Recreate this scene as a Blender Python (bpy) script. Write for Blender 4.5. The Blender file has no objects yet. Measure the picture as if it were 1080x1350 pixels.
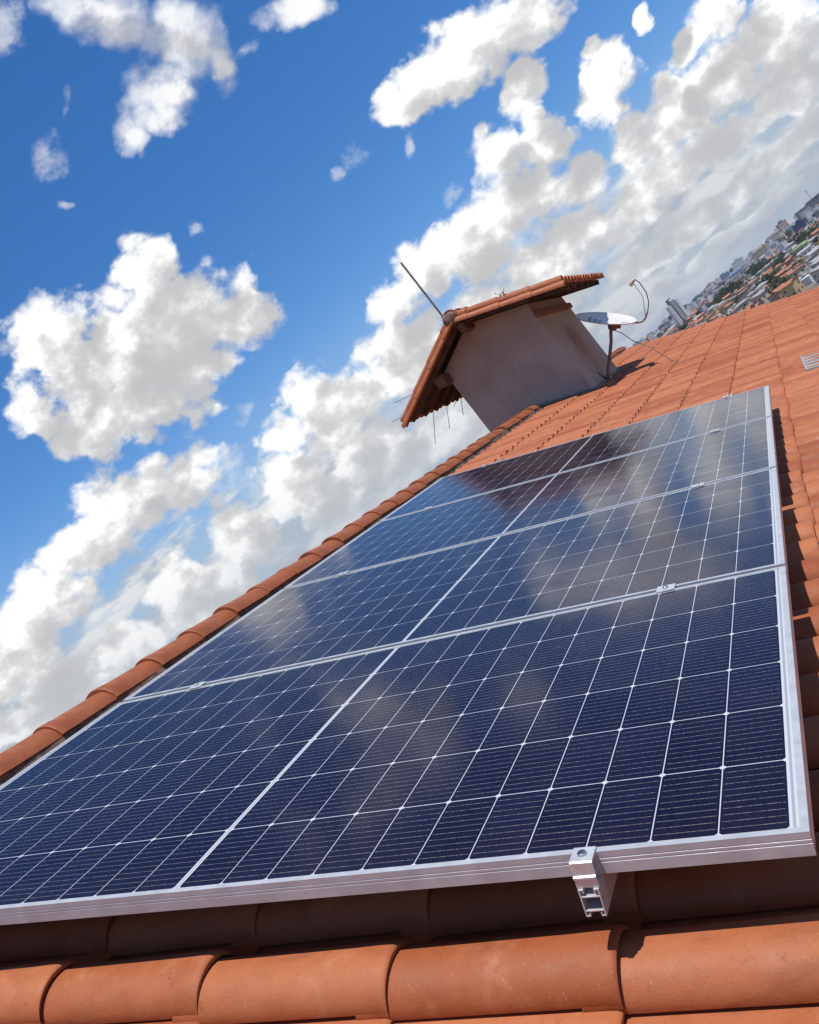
import bpy, math, random
import numpy as np
from mathutils import Vector, Matrix
S = bpy.context.scene
COL = S.collection
R = math.radians
rnd = random.Random(7)

# ------------------------------------------------------------------ camera
THETA = R(20.978)                         # pitch of the big roof
CAM = Vector((1.34651, -1.16066, 0.24875))
cd = bpy.data.cameras.new('camera')
cam = bpy.data.objects.new('camera', cd); COL.objects.link(cam)
cd.sensor_fit = 'VERTICAL'; cd.sensor_height = 24.0; cd.sensor_width = 19.2
cd.lens = 24.0 * 1215.955 / 1350.0
cd.clip_start = 0.02; cd.clip_end = 20000
cam.matrix_world = Matrix(((0.712841, 0.559490, 0.422882, CAM.x),
                           (0.341176, 0.250172, -0.906098, CAM.y),
                           (-0.612746, 0.790180, -0.012551, CAM.z),
                           (0, 0, 0, 1)))
S.camera = cam

# ------------------------------------------------------------------ exposure, sun
S.view_settings.view_transform = 'Standard'
S.view_settings.look = 'None'
S.view_settings.gamma = 1.0
S.view_settings.exposure = 0.0
S.view_settings.use_curve_mapping = False
SUN = Vector((0.215, -0.19, 0.985)).normalized()
sl = bpy.data.lights.new('sun', 'SUN'); sl.energy = 5.0; sl.angle = R(0.53); sl.color = (1.0, 0.95, 0.88)
so = bpy.data.objects.new('sun', sl); COL.objects.link(so)
so.rotation_euler = SUN.to_track_quat('Z', 'Y').to_euler()

# ------------------------------------------------------------------ node helpers
class NT:
    def __init__(s, tree): s.t = tree
    def n(s, typ, **kw):
        nd = s.t.nodes.new(typ)
        for k, v in kw.items(): setattr(nd, k, v)
        return nd
    def set(s, sock, v):
        if isinstance(v, bpy.types.NodeSocket): s.t.links.new(v, sock)
        else: sock.default_value = v
    def m(s, op, a, b=None, c=None, clamp=False):
        nd = s.n('ShaderNodeMath', operation=op, use_clamp=clamp)
        s.set(nd.inputs[0], a)
        if b is not None: s.set(nd.inputs[1], b)
        if c is not None: s.set(nd.inputs[2], c)
        return nd.outputs[0]
    def v(s, op, a, b=None, sc=None):
        nd = s.n('ShaderNodeVectorMath', operation=op)
        s.set(nd.inputs[0], a)
        if b is not None: s.set(nd.inputs[1], b)
        if sc is not None: s.set(nd.inputs['Scale'], sc)
        return nd.outputs['Value'] if op in ('LENGTH', 'DISTANCE', 'DOT_PRODUCT') else nd.outputs['Vector']
    def mix(s, f, a, b):
        nd = s.n('ShaderNodeMix', data_type='RGBA')
        s.set(nd.inputs[0], f); s.set(nd.inputs[6], a); s.set(nd.inputs[7], b)
        return nd.outputs[2]
    def mixf(s, f, a, b):
        nd = s.n('ShaderNodeMix', data_type='FLOAT')
        s.set(nd.inputs[0], f); s.set(nd.inputs[2], a); s.set(nd.inputs[3], b)
        return nd.outputs[0]
    def rng(s, x, a, b, c=0.0, d=1.0, smooth=True):
        nd = s.n('ShaderNodeMapRange', interpolation_type='SMOOTHSTEP' if smooth else 'LINEAR')
        s.set(nd.inputs[0], x)
        for i, q in enumerate((a, b, c, d)): s.set(nd.inputs[i + 1], q)
        return nd.outputs[0]
    def noise(s, vec, scale, detail=4, rough=.5, col=False):
        nd = s.n('ShaderNodeTexNoise')
        if vec is not None: s.set(nd.inputs['Vector'], vec)
        nd.inputs['Scale'].default_value = scale; nd.inputs['Detail'].default_value = detail
        nd.inputs['Roughness'].default_value = rough
        return nd.outputs['Color' if col else 'Fac']
    def xyz(s, x, y, z):
        nd = s.n('ShaderNodeCombineXYZ')
        for i, q in enumerate((x, y, z)): s.set(nd.inputs[i], q)
        return nd.outputs[0]
    def sep(s, v):
        nd = s.n('ShaderNodeSeparateXYZ'); s.set(nd.inputs[0], v); return nd.outputs

# ------------------------------------------------------------------ sky with clouds
# clouds are listed by direction: azimuth, elevation, half length, half height (degrees), tilt
CL= [(-32.1, 17.8, 8.27, 4.63, 3.11), (-29.1, 21.1, 2.58, 2.26, 0.86), (-28.0, 21.7, 1.76, 1.5, 3.04), (-26.1, 16.6, 2.83, 2.53, 3.08), (-35.8, 21.2, 2.86, 2.5, -2.87), (-39.3,
18.8, 1.97, 1.88, 1.41), (-35.6, 16.3, 4.34, 2.58, -3.11), (-36.0, 11.1, 3.86, 2.33, 3.1), (-41.7, 11.0, 4.1, 1.84, 3.07), (-45.9, 9.5, 3.89, 2.07, 3.08), (-38.9, 12.0, 2.67, 2.21,
-3.12), (-48.9, 7.4, 3.53, 1.92, 3.02), (-38.7, 6.0, 2.19, 1.86, 1.25), (-43.4, 4.5, 2.54, 1.79, 2.93), (-47.4, 4.6, 3.62, 1.96, 2.99), (-34.0, 5.9, 2.87, 2.07, 1.42), (-37.6, 3.7,
3.14, 2.07, 3.02), (-29.6, 6.3, 2.88, 2.44, 1.59), (-25.4, 8.7, 3.47, 2.26, 1.43), (-23.1, 8.5, 1.89, 1.85, 3.03), (-28.2, 9.6, 1.69, 1.29, 3.04), (-19.1, 8.3, 3.27, 2.53, 3.11),
(-17.8, 11.3, 1.96, 1.62, 2.81), (-15.2, 11.6, 2.08, 2.0, 2.67), (-13.0, 11.4, 2.73, 1.99, 2.93), (-24.3, 4.7, 4.01, 2.11, 3.09), (-19.8, 3.5, 3.74, 1.87, 3.09), (-28.0, 4.5, 2.82,
1.64, 3.1), (-51.2, 4.7, 2.28, 1.27, 3.03), (-43.5, 2.0, 2.54, 1.34, 3.01), (-35.9, 1.8, 2.27, 1.16, 3.01), (-7.9, 13.7, 1.89, 1.49, 1.33), (-7.9, 11.2, 3.28, 2.58, 2.86), (-5.4,
12.3, 2.11, 1.52, 2.94), (-4.6, 9.7, 1.89, 1.53, 2.82), (-1.0, 9.2, 2.38, 1.75, 2.93), (1.5, 8.8, 2.67, 1.88, 2.94), (4.4, 8.7, 2.53, 2.07, 2.9), (7.6, 8.3, 2.37, 2.12, 2.78),
(-7.7, 7.6, 4.09, 1.86, 3.09), (-2.4, 6.3, 3.42, 1.46, 3.09), (2.2, 6.0, 3.36, 1.37, 3.08), (6.6, 5.9, 2.91, 1.35, 3.07), (-12.2, 10.6, 2.48, 2.22, 2.9), (-14.1, 7.2, 2.74, 1.91,
2.96), (-10.2, 5.5, 2.65, 1.36, 3.06), (-2.0, 3.6, 3.6, 0.95, 3.12), (3.1, 3.5, 3.12, 0.87, 3.11), (6.1, 3.5, 2.08, 0.8, 3.1), (-5.4, 4.1, 1.89, 0.88, 2.96), (-5.0, 2.1, 1.25,
0.53, 3.07), (-1.4, 2.0, 1.98, 0.47, 3.13), (2.3, 1.8, 2.05, 0.42, 3.13), (-5.3, 19.1, 6.33, 2.07, 3.02), (-8.4, 19.6, 2.65, 1.79, 2.87), (-2.0, 18.2, 3.26, 1.75, 2.92), (-9.7,
19.1, 1.85, 1.14, 3.04), (-4.3, 15.6, 2.17, 1.47, 0.66), (-5.0, 14.1, 0.96, 0.88, 2.31), (-0.5, 12.8, 2.87, 1.51, 0.72), (0.3, 14.5, 1.12, 0.62, 0.7), (4.5, 11.4, 2.11, 0.89,
0.22), (5.6, 11.5, 1.6, 1.37, 1.91), (2.1, 10.6, 1.16, 1.03, 1.93), (3.1, 14.0, 0.8, 0.56, 0.98), (-18.1, 29.4, 2.81, 2.15, 3.02), (-20.9, 32.3, 3.38, 1.82, 2.41), (-21.9, 28.4,
2.6, 1.55, 3.08), (-24.5, 27.9, 1.67, 1.05, 0.45), (-21.7, 33.8, 2.2, 1.07, 2.74), (-17.2, 27.9, 1.82, 1.19, 0.6), (-11.5, 27.0, 2.48, 0.95, 2.74)]
WS= [(-14.0, 19.0, 1.47, 1.0, 3.0), (-15.9, 19.0, 0.74, 0.5, 3.08), (-11.1, 17.3, 1.02, 0.4, 0.56), (-29.0, 29.2, 1.84, 1.02, 0.51), (-26.1, 30.5, 1.22, 0.41, 0.73), (-30.1, 27.0,
0.53, 0.32, 2.76), (-24.6, 21.8, 0.62, 0.44, 0.69), (-29.3, 11.9, 1.12, 0.73, 3.04), (-26.3, 35.0, 2.82, 1.52, 0.55), (-38.4, 22.3, 1.11, 0.92, 2.96), (-24.7, 26.8, 0.68, 0.42,
0.66), (-15.1, 27.2, 1.38, 0.52, 3.09), (-11.1, 13.7, 1.1, 0.7, -3.03), (-8.7, 9.6, 5.23, 3.96, 3.04), (-5.2, 1.1, 6.68, 2.66, 3.14), (-32.9, 8.8, 2.79, 2.73, -2.64), (-49.5, 3.6,
4.68, 2.14, 3.02)]

def layout_group(name, lst, smooth):
    g = bpy.data.node_groups.new(name, 'ShaderNodeTree')
    g.interface.new_socket('P', in_out='INPUT', socket_type='NodeSocketVector')
    g.interface.new_socket('D', in_out='OUTPUT', socket_type='NodeSocketFloat')
    t = NT(g)
    gi = t.n('NodeGroupInput'); go = t.n('NodeGroupOutput')
    cur = None; src = gi.outputs[0]           # P = (azimuth, elevation, 1)
    for i, (az, el, a, b, rot) in enumerate(lst):
        if i and i % 6 == 0:                  # chained so that the shader needs little stack
            ch = t.n('ShaderNodeVectorMath', operation='MULTIPLY_ADD')
            t.set(ch.inputs[0], cur); ch.inputs[1].default_value = (1e-9, 1e-9, 0); t.set(ch.inputs[2], gi.outputs[0])
            src = ch.outputs[0]
        c, q = math.cos(rot), math.sin(rot)
        d1 = t.v('DOT_PRODUCT', src, (c / a, q / a, -(c * az + q * el) / a))
        d2 = t.v('DOT_PRODUCT', src, (-q / b, c / b, (q * az - c * el) / b))
        r2 = t.m('MULTIPLY_ADD', d2, d2, t.m('MULTIPLY', d1, d1))
        cur = r2 if cur is None else t.m('SMOOTH_MIN', cur, r2, smooth)
    t.set(go.inputs[0], t.m('MULTIPLY', t.m('SUBTRACT', 1.0, cur), .6))
    return g

def build_world():
    w = bpy.data.worlds.new('World'); S.world = w; w.use_nodes = True
    w.node_tree.nodes.clear()
    t = NT(w.node_tree)
    out = t.n('ShaderNodeOutputWorld'); bg = t.n('ShaderNodeBackground')
    t.set(out.inputs[0], bg.outputs[0])
    sky = t.n('ShaderNodeTexSky', sky_type='NISHITA')
    sky.sun_disc = False
    sky.sun_elevation = math.asin(SUN.z); sky.sun_rotation = math.atan2(SUN.x, SUN.y)
    sky.altitude = 700; sky.air_density = 1.0; sky.dust_density = 0.35; sky.ozone_density = 2.2
    d = t.v('NORMALIZE', t.n('ShaderNodeTexCoord').outputs['Generated'])
    x, y, z = t.sep(d)[0:3]
    DEG = 57.29578
    az = t.m('MULTIPLY', t.m('ARCTAN2', x, y), DEG)
    el = t.m('MULTIPLY', t.m('ARCSINE', z), DEG)
    # clouds look flatter and smaller towards the horizon
    flat = t.v('MULTIPLY', d, (1, 1, 1.25))
    w1 = t.v('SUBTRACT', t.noise(flat, 9, 3, .55, True), (.5, .5, .5))
    w2 = t.v('SUBTRACT', t.noise(flat, 38, 3, .6, True), (.5, .5, .5))
    damp = t.rng(el, 0, 14, .45, 1.0)
    warp = t.v('ADD', t.v('SCALE', w1, sc=WARP1), t.v('SCALE', w2, sc=WARP2))
    warp = t.v('SCALE', warp, sc=damp)
    P = t.v('ADD', t.xyz(az, el, 1.0), t.v('MULTIPLY', warp, (1, 1, 0)))
    g = layout_group('cloud_layout', CL, .34)
    gw = layout_group('wisp_layout', WS, .2)
    def lay(vec, grp=g):
        nd = t.n('ShaderNodeGroup'); nd.node_tree = grp
        t.set(nd.inputs[0], vec); return nd.outputs[0]
    # general cloudiness beyond what the picture shows (seen in reflections and from the side)
    far = t.noise(t.v('MULTIPLY', d, (1, 1, 1.8)), 3.2, 2, .5)
    inside = t.m('MULTIPLY', t.rng(az, -54, -50), t.rng(az, 16, 11))
    inside = t.m('MULTIPLY', inside, t.rng(el, 41, 37))
    outer = t.m('SUBTRACT', t.m('MULTIPLY', t.m('SUBTRACT', far, .60), 3.2), t.m('ADD', t.m('MULTIPLY', inside, 9.0), t.rng(el, 42, 58, 0.0, 1.1)))
    L0 = t.m('MAXIMUM', lay(P), outer)
    # flatten the core so that noise decides the shape of the edge
    n1 = t.noise(flat, 26, 9, .58)
    vor = t.n('ShaderNodeTexVoronoi', feature='F1')
    t.set(vor.inputs['Vector'], t.v('ADD', flat, t.v('SCALE', w2, sc=.03)))
    vor.inputs['Scale'].default_value = 34; vor.inputs['Detail'].default_value = 1.0
    vor.inputs['Roughness'].default_value = .5
    puff = t.m('SUBTRACT', .5, vor.outputs['Distance'])
    det = t.m('ADD', t.m('MULTIPLY', t.m('SUBTRACT', n1, .5), DET), t.m('MULTIPLY', puff, PUFF))
    D0 = t.m('ADD', L0, det)
    high = t.rng(el, 22, 30)                       # the higher clouds are thinner and softer
    alpha = t.rng(D0, t.m('SUBTRACT', EDGE0, t.m('MULTIPLY', high, .10)), t.m('ADD', EDGE1, t.m('MULTIPLY', high, .42)))
    alpha = t.m('MULTIPLY', alpha, t.m('SUBTRACT', 1.0, t.m('MULTIPLY', high, .10)))
    # thickness towards the sun (up and a little to the left here)
    Q = t.v('ADD', P, (-.7, 2.2, 0))
    ns = t.noise(t.v('ADD', flat, (-.7 * .0175, 0, 2.2 * .0175 * 1.25)), 26, 5, .55)
    T1 = t.m('ADD', lay(Q), t.m('MULTIPLY', t.m('SUBTRACT', ns, .5), 2.9))
    T1 = t.rng(T1, -.40, 1.05, 0.0, 1.25)
    th = t.m('ADD', t.m('MULTIPLY', T1, 1.6), t.m('MULTIPLY', L0, .34))
    th = t.m('SUBTRACT', th, t.m('MULTIPLY', det, .62))
    th = t.m('SUBTRACT', th, .40)
    lit = t.m('POWER', 2.718, t.m('MULTIPLY', t.m('MAXIMUM', th, 0.0), -1.5))
    shade = t.mix(lit, (.525, .52, .525, 1), (1.08, 1.07, 1.05, 1))
    # the low bank of far clouds over the horizon, drawn out in streaks, behind the nearer ones
    low = t.noise(t.v('MULTIPLY', d, (1, 1, 3.2)), 13, 6, .58)
    low2 = t.noise(t.v('ADD', t.v('MULTIPLY', d, (1, 1, 3.2)), (0, 0, .10)), 13, 3, .5)
    bank = t.m('SUBTRACT', 1.0, t.m('POWER', t.m('ABSOLUTE', t.m('DIVIDE', t.m('SUBTRACT', el, 2.5), 7.2)), 2.0))
    Db = t.m('ADD', t.m('MULTIPLY', bank, .6), t.m('MULTIPLY', t.m('SUBTRACT', low, .50), 3.4))
    ab = t.m('MULTIPLY', t.rng(Db, -.05, .75), .88)
    litb = t.rng(t.m('ADD', t.m('SUBTRACT', low, low2), t.m('MULTIPLY', t.m('SUBTRACT', n1, .5), .5)), -.16, .20)
    shb = t.mix(litb, (.46, .475, .51, 1), (.86, .855, .84, 1))
    # thin veils
    nw = t.noise(flat, 20, 8, .68)
    Dw = t.m('ADD', lay(P, gw), t.m('MULTIPLY', t.m('SUBTRACT', nw, .55), 2.6))
    aw = t.m('MULTIPLY', t.rng(Dw, .0, .9), .62)
    hs = t.n('ShaderNodeHueSaturation')
    hs.inputs['Hue'].default_value = .506; hs.inputs['Saturation'].default_value = SKY_SAT; hs.inputs['Value'].default_value = 1.0
    t.set(hs.inputs['Color'], sky.outputs[0])
    K = .145
    def k(c): return tuple(q / K for q in c) + (1,)
    col = t.mix(t.rng(el, 0, 15, .96, 0.0), hs.outputs[0], k((.36, .47, .62)))
    col = t.mix(aw, col, k((.92, .92, .92)))
    col = t.mix(ab, col, t.v('SCALE', shb, sc=1.0 / K))
    col = t.mix(t.m('MULTIPLY', alpha, .97), col, t.v('SCALE', shade, sc=1.0 / K))
    col = t.mix(t.rng(el, -1, 9, .60, 0.0), col, k((.45, .51, .58)))
    t.set(bg.inputs[0], col); bg.inputs[1].default_value = K
    w.cycles.sampling_method = 'MANUAL'; w.cycles.sample_map_resolution = 512
HAZE = 0.7e-4
WARP1 = 2.6; WARP2 = 1.0; SKY_SAT = 1.34; DET = 1.0; PUFF = .45; EDGE0 = -.18; EDGE1 = .22
build_world()

# ------------------------------------------------------------------ materials
def mat(name, base=(.5, .5, .5), rough=.6, metal=0.0, spec=.5, fn=None, coat=0.0):
    m = bpy.data.materials.new(name); m.use_nodes = True
    t = NT(m.node_tree); p = m.node_tree.nodes['Principled BSDF']
    p.inputs['Base Color'].default_value = (*base, 1); p.inputs['Roughness'].default_value = rough
    p.inputs['Metallic'].default_value = metal; p.inputs['Specular IOR Level'].default_value = spec
    p.inputs['Coat Weight'].default_value = coat
    if fn: fn(t, p)
    return m
def ocoord(t): return t.n('ShaderNodeTexCoord').outputs['Object']
def bump(t, p, h, strength=.3, dist=.002):
    b = t.n('ShaderNodeBump'); b.inputs['Strength'].default_value = strength
    b.inputs['Distance'].default_value = dist; t.set(b.inputs['Height'], h); t.set(p.inputs['Normal'], b.outputs[0])
def wear(base, amount=.25, scale=6.0, bumps=0.0, bscale=60.0, rough=None, second=None):
    """even base colour broken up by irregular lighter and darker patches"""
    def fn(t, p):
        o = ocoord(t)
        a = t.noise(o, scale, 6, .62)
        lo = tuple(c * (1 - amount) for c in base) + (1,); hi = tuple(min(.9, c * (1 + amount)) for c in (second or base)) + (1,)
        t.set(p.inputs['Base Color'], t.mix(t.rng(a, .3, .7), lo, hi))
        if rough: t.set(p.inputs['Roughness'], t.rng(t.noise(o, scale * 2.3, 4), .3, .7, rough[0], rough[1]))
        if bumps: bump(t, p, t.noise(o, bscale, 5, .6), bumps)
    return fn

def terracotta(t, p, k=1.0, dark=1.0):
    o = ocoord(t)
    at = t.n('ShaderNodeAttribute', attribute_name='tone').outputs['Fac']
    big = t.noise(o, 1.3, 3, .5); mid = t.noise(o, 17, 6, .65); fine = t.noise(o, 240, 4, .6)
    f = t.m('ADD', t.m('MULTIPLY', at, .55), t.m('ADD', t.m('MULTIPLY', big, .25), t.m('MULTIPLY', mid, .35)))
    c = t.mix(t.rng(f, .28, .84), (.262 * k, .066 * k, .021 * k, 1), (.405 * k, .134 * k, .053 * k, 1))
    cl = t.noise(o, 7.5, 7, .68)                                            # cloudy firing marks
    c = t.mix(t.m('MULTIPLY', t.rng(cl, .52, .72), .55), c, (.47 * k, .205 * k, .105 * k, 1))
    dk = t.rng(t.noise(o, 38, 7, .75), .58, .74)
    c = t.mix(t.m('MULTIPLY', dk, .50), c, (.14, .040, .020, 1))
    st = t.rng(t.noise(t.v('MULTIPLY', o, (2.0, 9.0, 9.0)), 2.5, 6, .65), .50, .74)
    c = t.mix(t.m('MULTIPLY', st, .42), c, (.17, .055, .030, 1))             # water stains down the slope
    sp = t.rng(t.noise(o, 130, 4, .7), .64, .70)
    c = t.mix(t.m('MULTIPLY', sp, .28), c, (.52, .34, .24, 1))                # pale specks
    pit = t.rng(t.noise(o, 300, 3, .6), .66, .72)
    c = t.mix(t.m('MULTIPLY', pit, .6), c, (.10, .035, .02, 1))
    t.set(p.inputs['Base Color'], c)
    t.set(p.inputs['Roughness'], t.rng(mid, .3, .7, .50, .74))
    h = t.m('SUBTRACT', t.m('ADD', t.m('MULTIPLY', fine, .5), t.m('MULTIPLY', mid, 1.2)), t.m('MULTIPLY', pit, .5))
    bump(t, p, h, .5, .0018)
M_TILE = mat('terracotta_tile', fn=terracotta, spec=.32)
M_TILE2 = mat('weathered_ridge_tile', fn=lambda t, p: terracotta(t, p, .86), spec=.3)
M_MORTAR = mat('mortar', fn=wear((.125, .080, .056), .55, 22, .9, 70), rough=.95)
M_ALU = mat('anodised_aluminium', fn=wear((.47, .48, .49), .10, 20, .08, 300, (.36, .52)), metal=.3, spec=.5)
M_ALU_RAW = mat('mill_aluminium', fn=wear((.60, .60, .585), .10, 30, .06, 300, (.25, .40)), metal=.4)
M_BOLT = mat('steel_bolt', fn=wear((.42, .43, .42), .2, 60), rough=.35, metal=1.0)
M_DARKSTEEL = mat('painted_steel', fn=wear((.16, .13, .12), .3, 18, .2, 80, (.4, .65), (.26, .17, .13)), metal=.4)
M_GALV = mat('galvanised_steel', fn=wear((.38, .37, .36), .2, 25, .1, 90, (.3, .5)), metal=.8)
M_WOOD = mat('old_timber', fn=wear((.13, .07, .045), .4, 12, .5, 40), rough=.85)
M_SOFFIT = mat('dark_roof_boards', fn=wear((.085, .05, .038), .4, 9, .4, 30), rough=.9)
M_CABLE = mat('black_cable', (.02, .02, .022), .5)
M_DISH = mat('white_dish_paint', fn=wear((.66, .64, .585), .05, 8, 0, 0, (.3, .45)))
M_INK = mat('dark_print', (.05, .05, .06), .5)
M_LNB = mat('lnb_plastic', fn=wear((.62, .50, .44), .2, 30), rough=.5)
M_LEAF = mat('leaf', fn=wear((.07, .10, .03), .4, 9), rough=.6)

def plaster(t, p):
    o = ocoord(t)
    z = t.sep(o)[2]
    a = t.noise(o, 2.2, 6, .6); b = t.noise(o, 14, 5, .65); s = t.noise(t.v('MULTIPLY', o, (5, 5, .7)), 2.0, 5, .6)
    c = t.mix(t.rng(a, .3, .72), (.325, .268, .222, 1), (.415, .350, .295, 1))
    c = t.mix(t.m('MULTIPLY', t.rng(s, .55, .75), .30), c, (.19, .13, .105, 1))      # rusty streaks
    c = t.mix(t.m('MULTIPLY', t.rng(b, .56, .75), .25), c, (.17, .145, .13, 1))
    low = t.m('ADD', t.m('SUBTRACT', z, .06), t.m('MULTIPLY', t.m('SUBTRACT', a, .5), .5))
    c = t.mix(t.m('MULTIPLY', t.rng(low, .17, .02), .8), c, (.33, .305, .25, 1))      # cement splash band
    t.set(p.inputs['Base Color'], c)
    bump(t, p, t.m('ADD', b, t.m('MULTIPLY', t.noise(t.v('MULTIPLY', o, (1, 1, 2.2)), 22, 5, .7), .8)), .55, .008)
M_PLASTER = mat('weathered_plaster', fn=plaster, rough=.92, spec=.25)

# photovoltaic cells: half-cut cells, white gaps, busbar wires, ribbon strips at both ends
PU, PV, CG = .0930, .1840, .00512
def cells(t, p):
    o = ocoord(t); x, y = t.sep(o)[0:2]
    # antialias-friendly: all lines are hard masks
    ax = t.m('SUBTRACT', t.m('ABSOLUTE', x), CG)                        # from the middle gap outwards
    fu = t.m('MODULO', t.m('ADD', ax, PU * 2), PU)
    du = t.m('MINIMUM', fu, t.m('SUBTRACT', PU, fu))
    yy = t.m('ADD', y, 6 * PV)
    fv = t.m('MODULO', yy, PV); dv = t.m('MINIMUM', fv, t.m('SUBTRACT', PV, fv))
    gap = t.m('MAXIMUM', t.m('LESS_THAN', du, .00085), t.m('LESS_THAN', dv, .0010))
    gap = t.m('MAXIMUM', gap, t.m('LESS_THAN', t.m('ADD', du, dv), .0068))       # clipped cell corners
    gap = t.m('MAXIMUM', gap, t.m('LESS_THAN', ax, .0006))
    gap = t.m('MAXIMUM', gap, t.m('GREATER_THAN', ax, 11 * PU - .0008))
    gap = t.m('MAXIMUM', gap, t.m('GREATER_THAN', t.m('ABSOLUTE', t.m('SUBTRACT', y, 3 * PV)), 3 * PV - .0006))
    # ribbons: middle and both ends
    rb = t.m('LESS_THAN', t.m('ABSOLUTE', t.m('SUBTRACT', ax, 11 * PU + .0056)), .0021)
    rb = t.m('MAXIMUM', rb, t.m('MULTIPLY', t.m('LESS_THAN', t.m('ABSOLUTE', x), .0016), 1.0))
    wires = 11
    fb = t.m('MODULO', t.m('ADD', yy, PV / wires * .5), PV / wires)
    wire = t.m('LESS_THAN', t.m('ABSOLUTE', t.m('SUBTRACT', fb, PV / wires * .5)), .00036)
    wire = t.m('MULTIPLY', wire, t.m('GREATER_THAN', du, .0042))
    # solder points make the wires glitter unevenly
    glit = t.rng(t.noise(t.v('MULTIPLY', o, (190, 70, 1)), 1.0, 3, .7), .36, .66, .25, 1.0)
    fing = t.rng(t.noise(t.v('MULTIPLY', o, (900, 12, 1)), 1.0, 1), .45, .7)
    # each cell its own slight tint
    cid = t.xyz(t.m('FLOOR', t.m('DIVIDE', t.m('ADD', ax, PU * 2), PU)), t.m('FLOOR', t.m('DIVIDE', yy, PV)), t.m('SIGN', x))
    wn = t.n('ShaderNodeTexWhiteNoise', noise_dimensions='3D'); t.set(wn.inputs['Vector'], cid)
    c = t.mix(wn.outputs['Value'], (.0052, .0034, .0110, 1), (.0085, .0060, .0180, 1))
    c = t.mix(t.m('MULTIPLY', fing, .10), c, (.035, .036, .07, 1))
    dust = t.rng(t.noise(o, 5.5, 6, .65), .40, .8)
    spk = t.rng(t.noise(o, 620, 2, .5), .73, .78)
    c = t.mix(t.m('MULTIPLY', wire, t.m('MULTIPLY', glit, .7)), c, (.55, .52, .50, 1))
    c = t.mix(gap, c, (.48, .49, .50, 1))
    c = t.mix(rb, c, (.28, .31, .32, 1))
    c = t.mix(t.m('MULTIPLY', t.m('ADD', dust, t.m('MULTIPLY', t.rng(y, .10, -.01), .8)), .009), c, (.45, .38, .32, 1))
    c = t.mix(t.m('MULTIPLY', spk, .32), c, (.6, .57, .52, 1))
    t.set(p.inputs['Base Color'], c)
    p.inputs['IOR'].default_value = 1.5
    p.inputs['Specular Tint'].default_value = (.48, .42, .95, 1)      # bluish anti-reflection coating
    t.set(p.inputs['Roughness'], t.m('ADD', .10, t.m('MULTIPLY', dust, .09)))
    lw = t.noise(o, 3.0, 2); bump(t, p, lw, .05, .01)
M_CELL = mat('solar_cells_under_glass', fn=cells, spec=.26)
M_BACK = mat('backsheet_film', (.30, .30, .30), .6)

# ------------------------------------------------------------------ mesh helpers
class MB:
    def __init__(s): s.V = []; s.F = []; s.I = []
    def add(s, vs, fs, mi=0):
        b = len(s.V); s.V += [tuple(v) for v in vs]
        for f in fs: s.F.append(tuple(i + b for i in f)); s.I.append(mi)
    def box(s, a, b, mi=0):
        x0, y0, z0 = a; x1, y1, z1 = b
        s.add([(x0, y0, z0), (x1, y0, z0), (x1, y1, z0), (x0, y1, z0), (x0, y0, z1), (x1, y0, z1), (x1, y1, z1), (x0, y1, z1)],
              [(3, 2, 1, 0), (4, 5, 6, 7), (0, 1, 5, 4), (1, 2, 6, 5), (2, 3, 7, 6), (3, 0, 4, 7)], mi)
    def prism(s, prof, axis, a, b, mi=0):
        """closed profile (list of 2-D points) pushed along an axis: axis 0: (y,z), 1: (x,z), 2: (x,y)"""
        def P(q, w):
            return (w, q[0], q[1]) if axis == 0 else (q[0], w, q[1]) if axis == 1 else (q[0], q[1], w)
        n = len(prof)
        vs = [P(q, a) for q in prof] + [P(q, b) for q in prof]
        fs = [(i, (i + 1) % n, n + (i + 1) % n, n + i) for i in range(n)] + [tuple(range(n))[::-1], tuple(range(n, 2 * n))]
        s.add(vs, fs, mi)
    def tube(s, pts, r, n=10, mi=0, cap=True):
        pts = [Vector(p) for p in pts]; rs = r if isinstance(r, (list, tuple)) else [r] * len(pts)
        b = len(s.V); up = None
        for i, p in enumerate(pts):
            d = (pts[min(i + 1, len(pts) - 1)] - pts[max(i - 1, 0)]).normalized()
            if up is None: up = d.orthogonal().normalized()
            up = (up - d * up.dot(d)).normalized(); w = d.cross(up)
            for k in range(n):
                a = 2 * math.pi * k / n
                s.V.append(tuple(p + (up * math.cos(a) + w * math.sin(a)) * rs[i]))
        for i in range(len(pts) - 1):
            for k in range(n):
                s.F.append((b + i * n + k, b + i * n + (k + 1) % n, b + (i + 1) * n + (k + 1) % n, b + (i + 1) * n + k)); s.I.append(mi)
        if cap:
            s.F.append(tuple(b + k for k in range(n))[::-1]); s.I.append(mi)
            s.F.append(tuple(b + (len(pts) - 1) * n + k for k in range(n))); s.I.append(mi)
    def build(s, name, mats, parent=None, smooth=40, bevel=0.0):
        me = bpy.data.meshes.new(name); me.from_pydata(s.V, [], s.F)
        return link(name, me, mats, parent, s.I, smooth, bevel)
def link(name, me, mats, parent=None, idx=None, smooth=40, bevel=0.0):
    for m in (mats if isinstance(mats, (list, tuple)) else [mats]): me.materials.append(m)
    if idx is not None: me.polygons.foreach_set('material_index', idx)
    me.validate(); me.update()
    if smooth:
        me.polygons.foreach_set('use_smooth', [True] * len(me.polygons)); me.set_sharp_from_angle(angle=R(smooth))
    o = bpy.data.objects.new(name, me); COL.objects.link(o)
    if parent: o.parent = parent
    if bevel:
        b = o.modifiers.new('bevel', 'BEVEL'); b.width = bevel; b.segments = 2; b.limit_method = 'ANGLE'; b.angle_limit = R(40)
    return o
def tag(o, label=None, cat=None, group=None, kind=None):
    if label: o['label'] = label
    if cat: o['category'] = cat
    if group: o['group'] = group
    if kind: o['kind'] = kind
    return o
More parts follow.
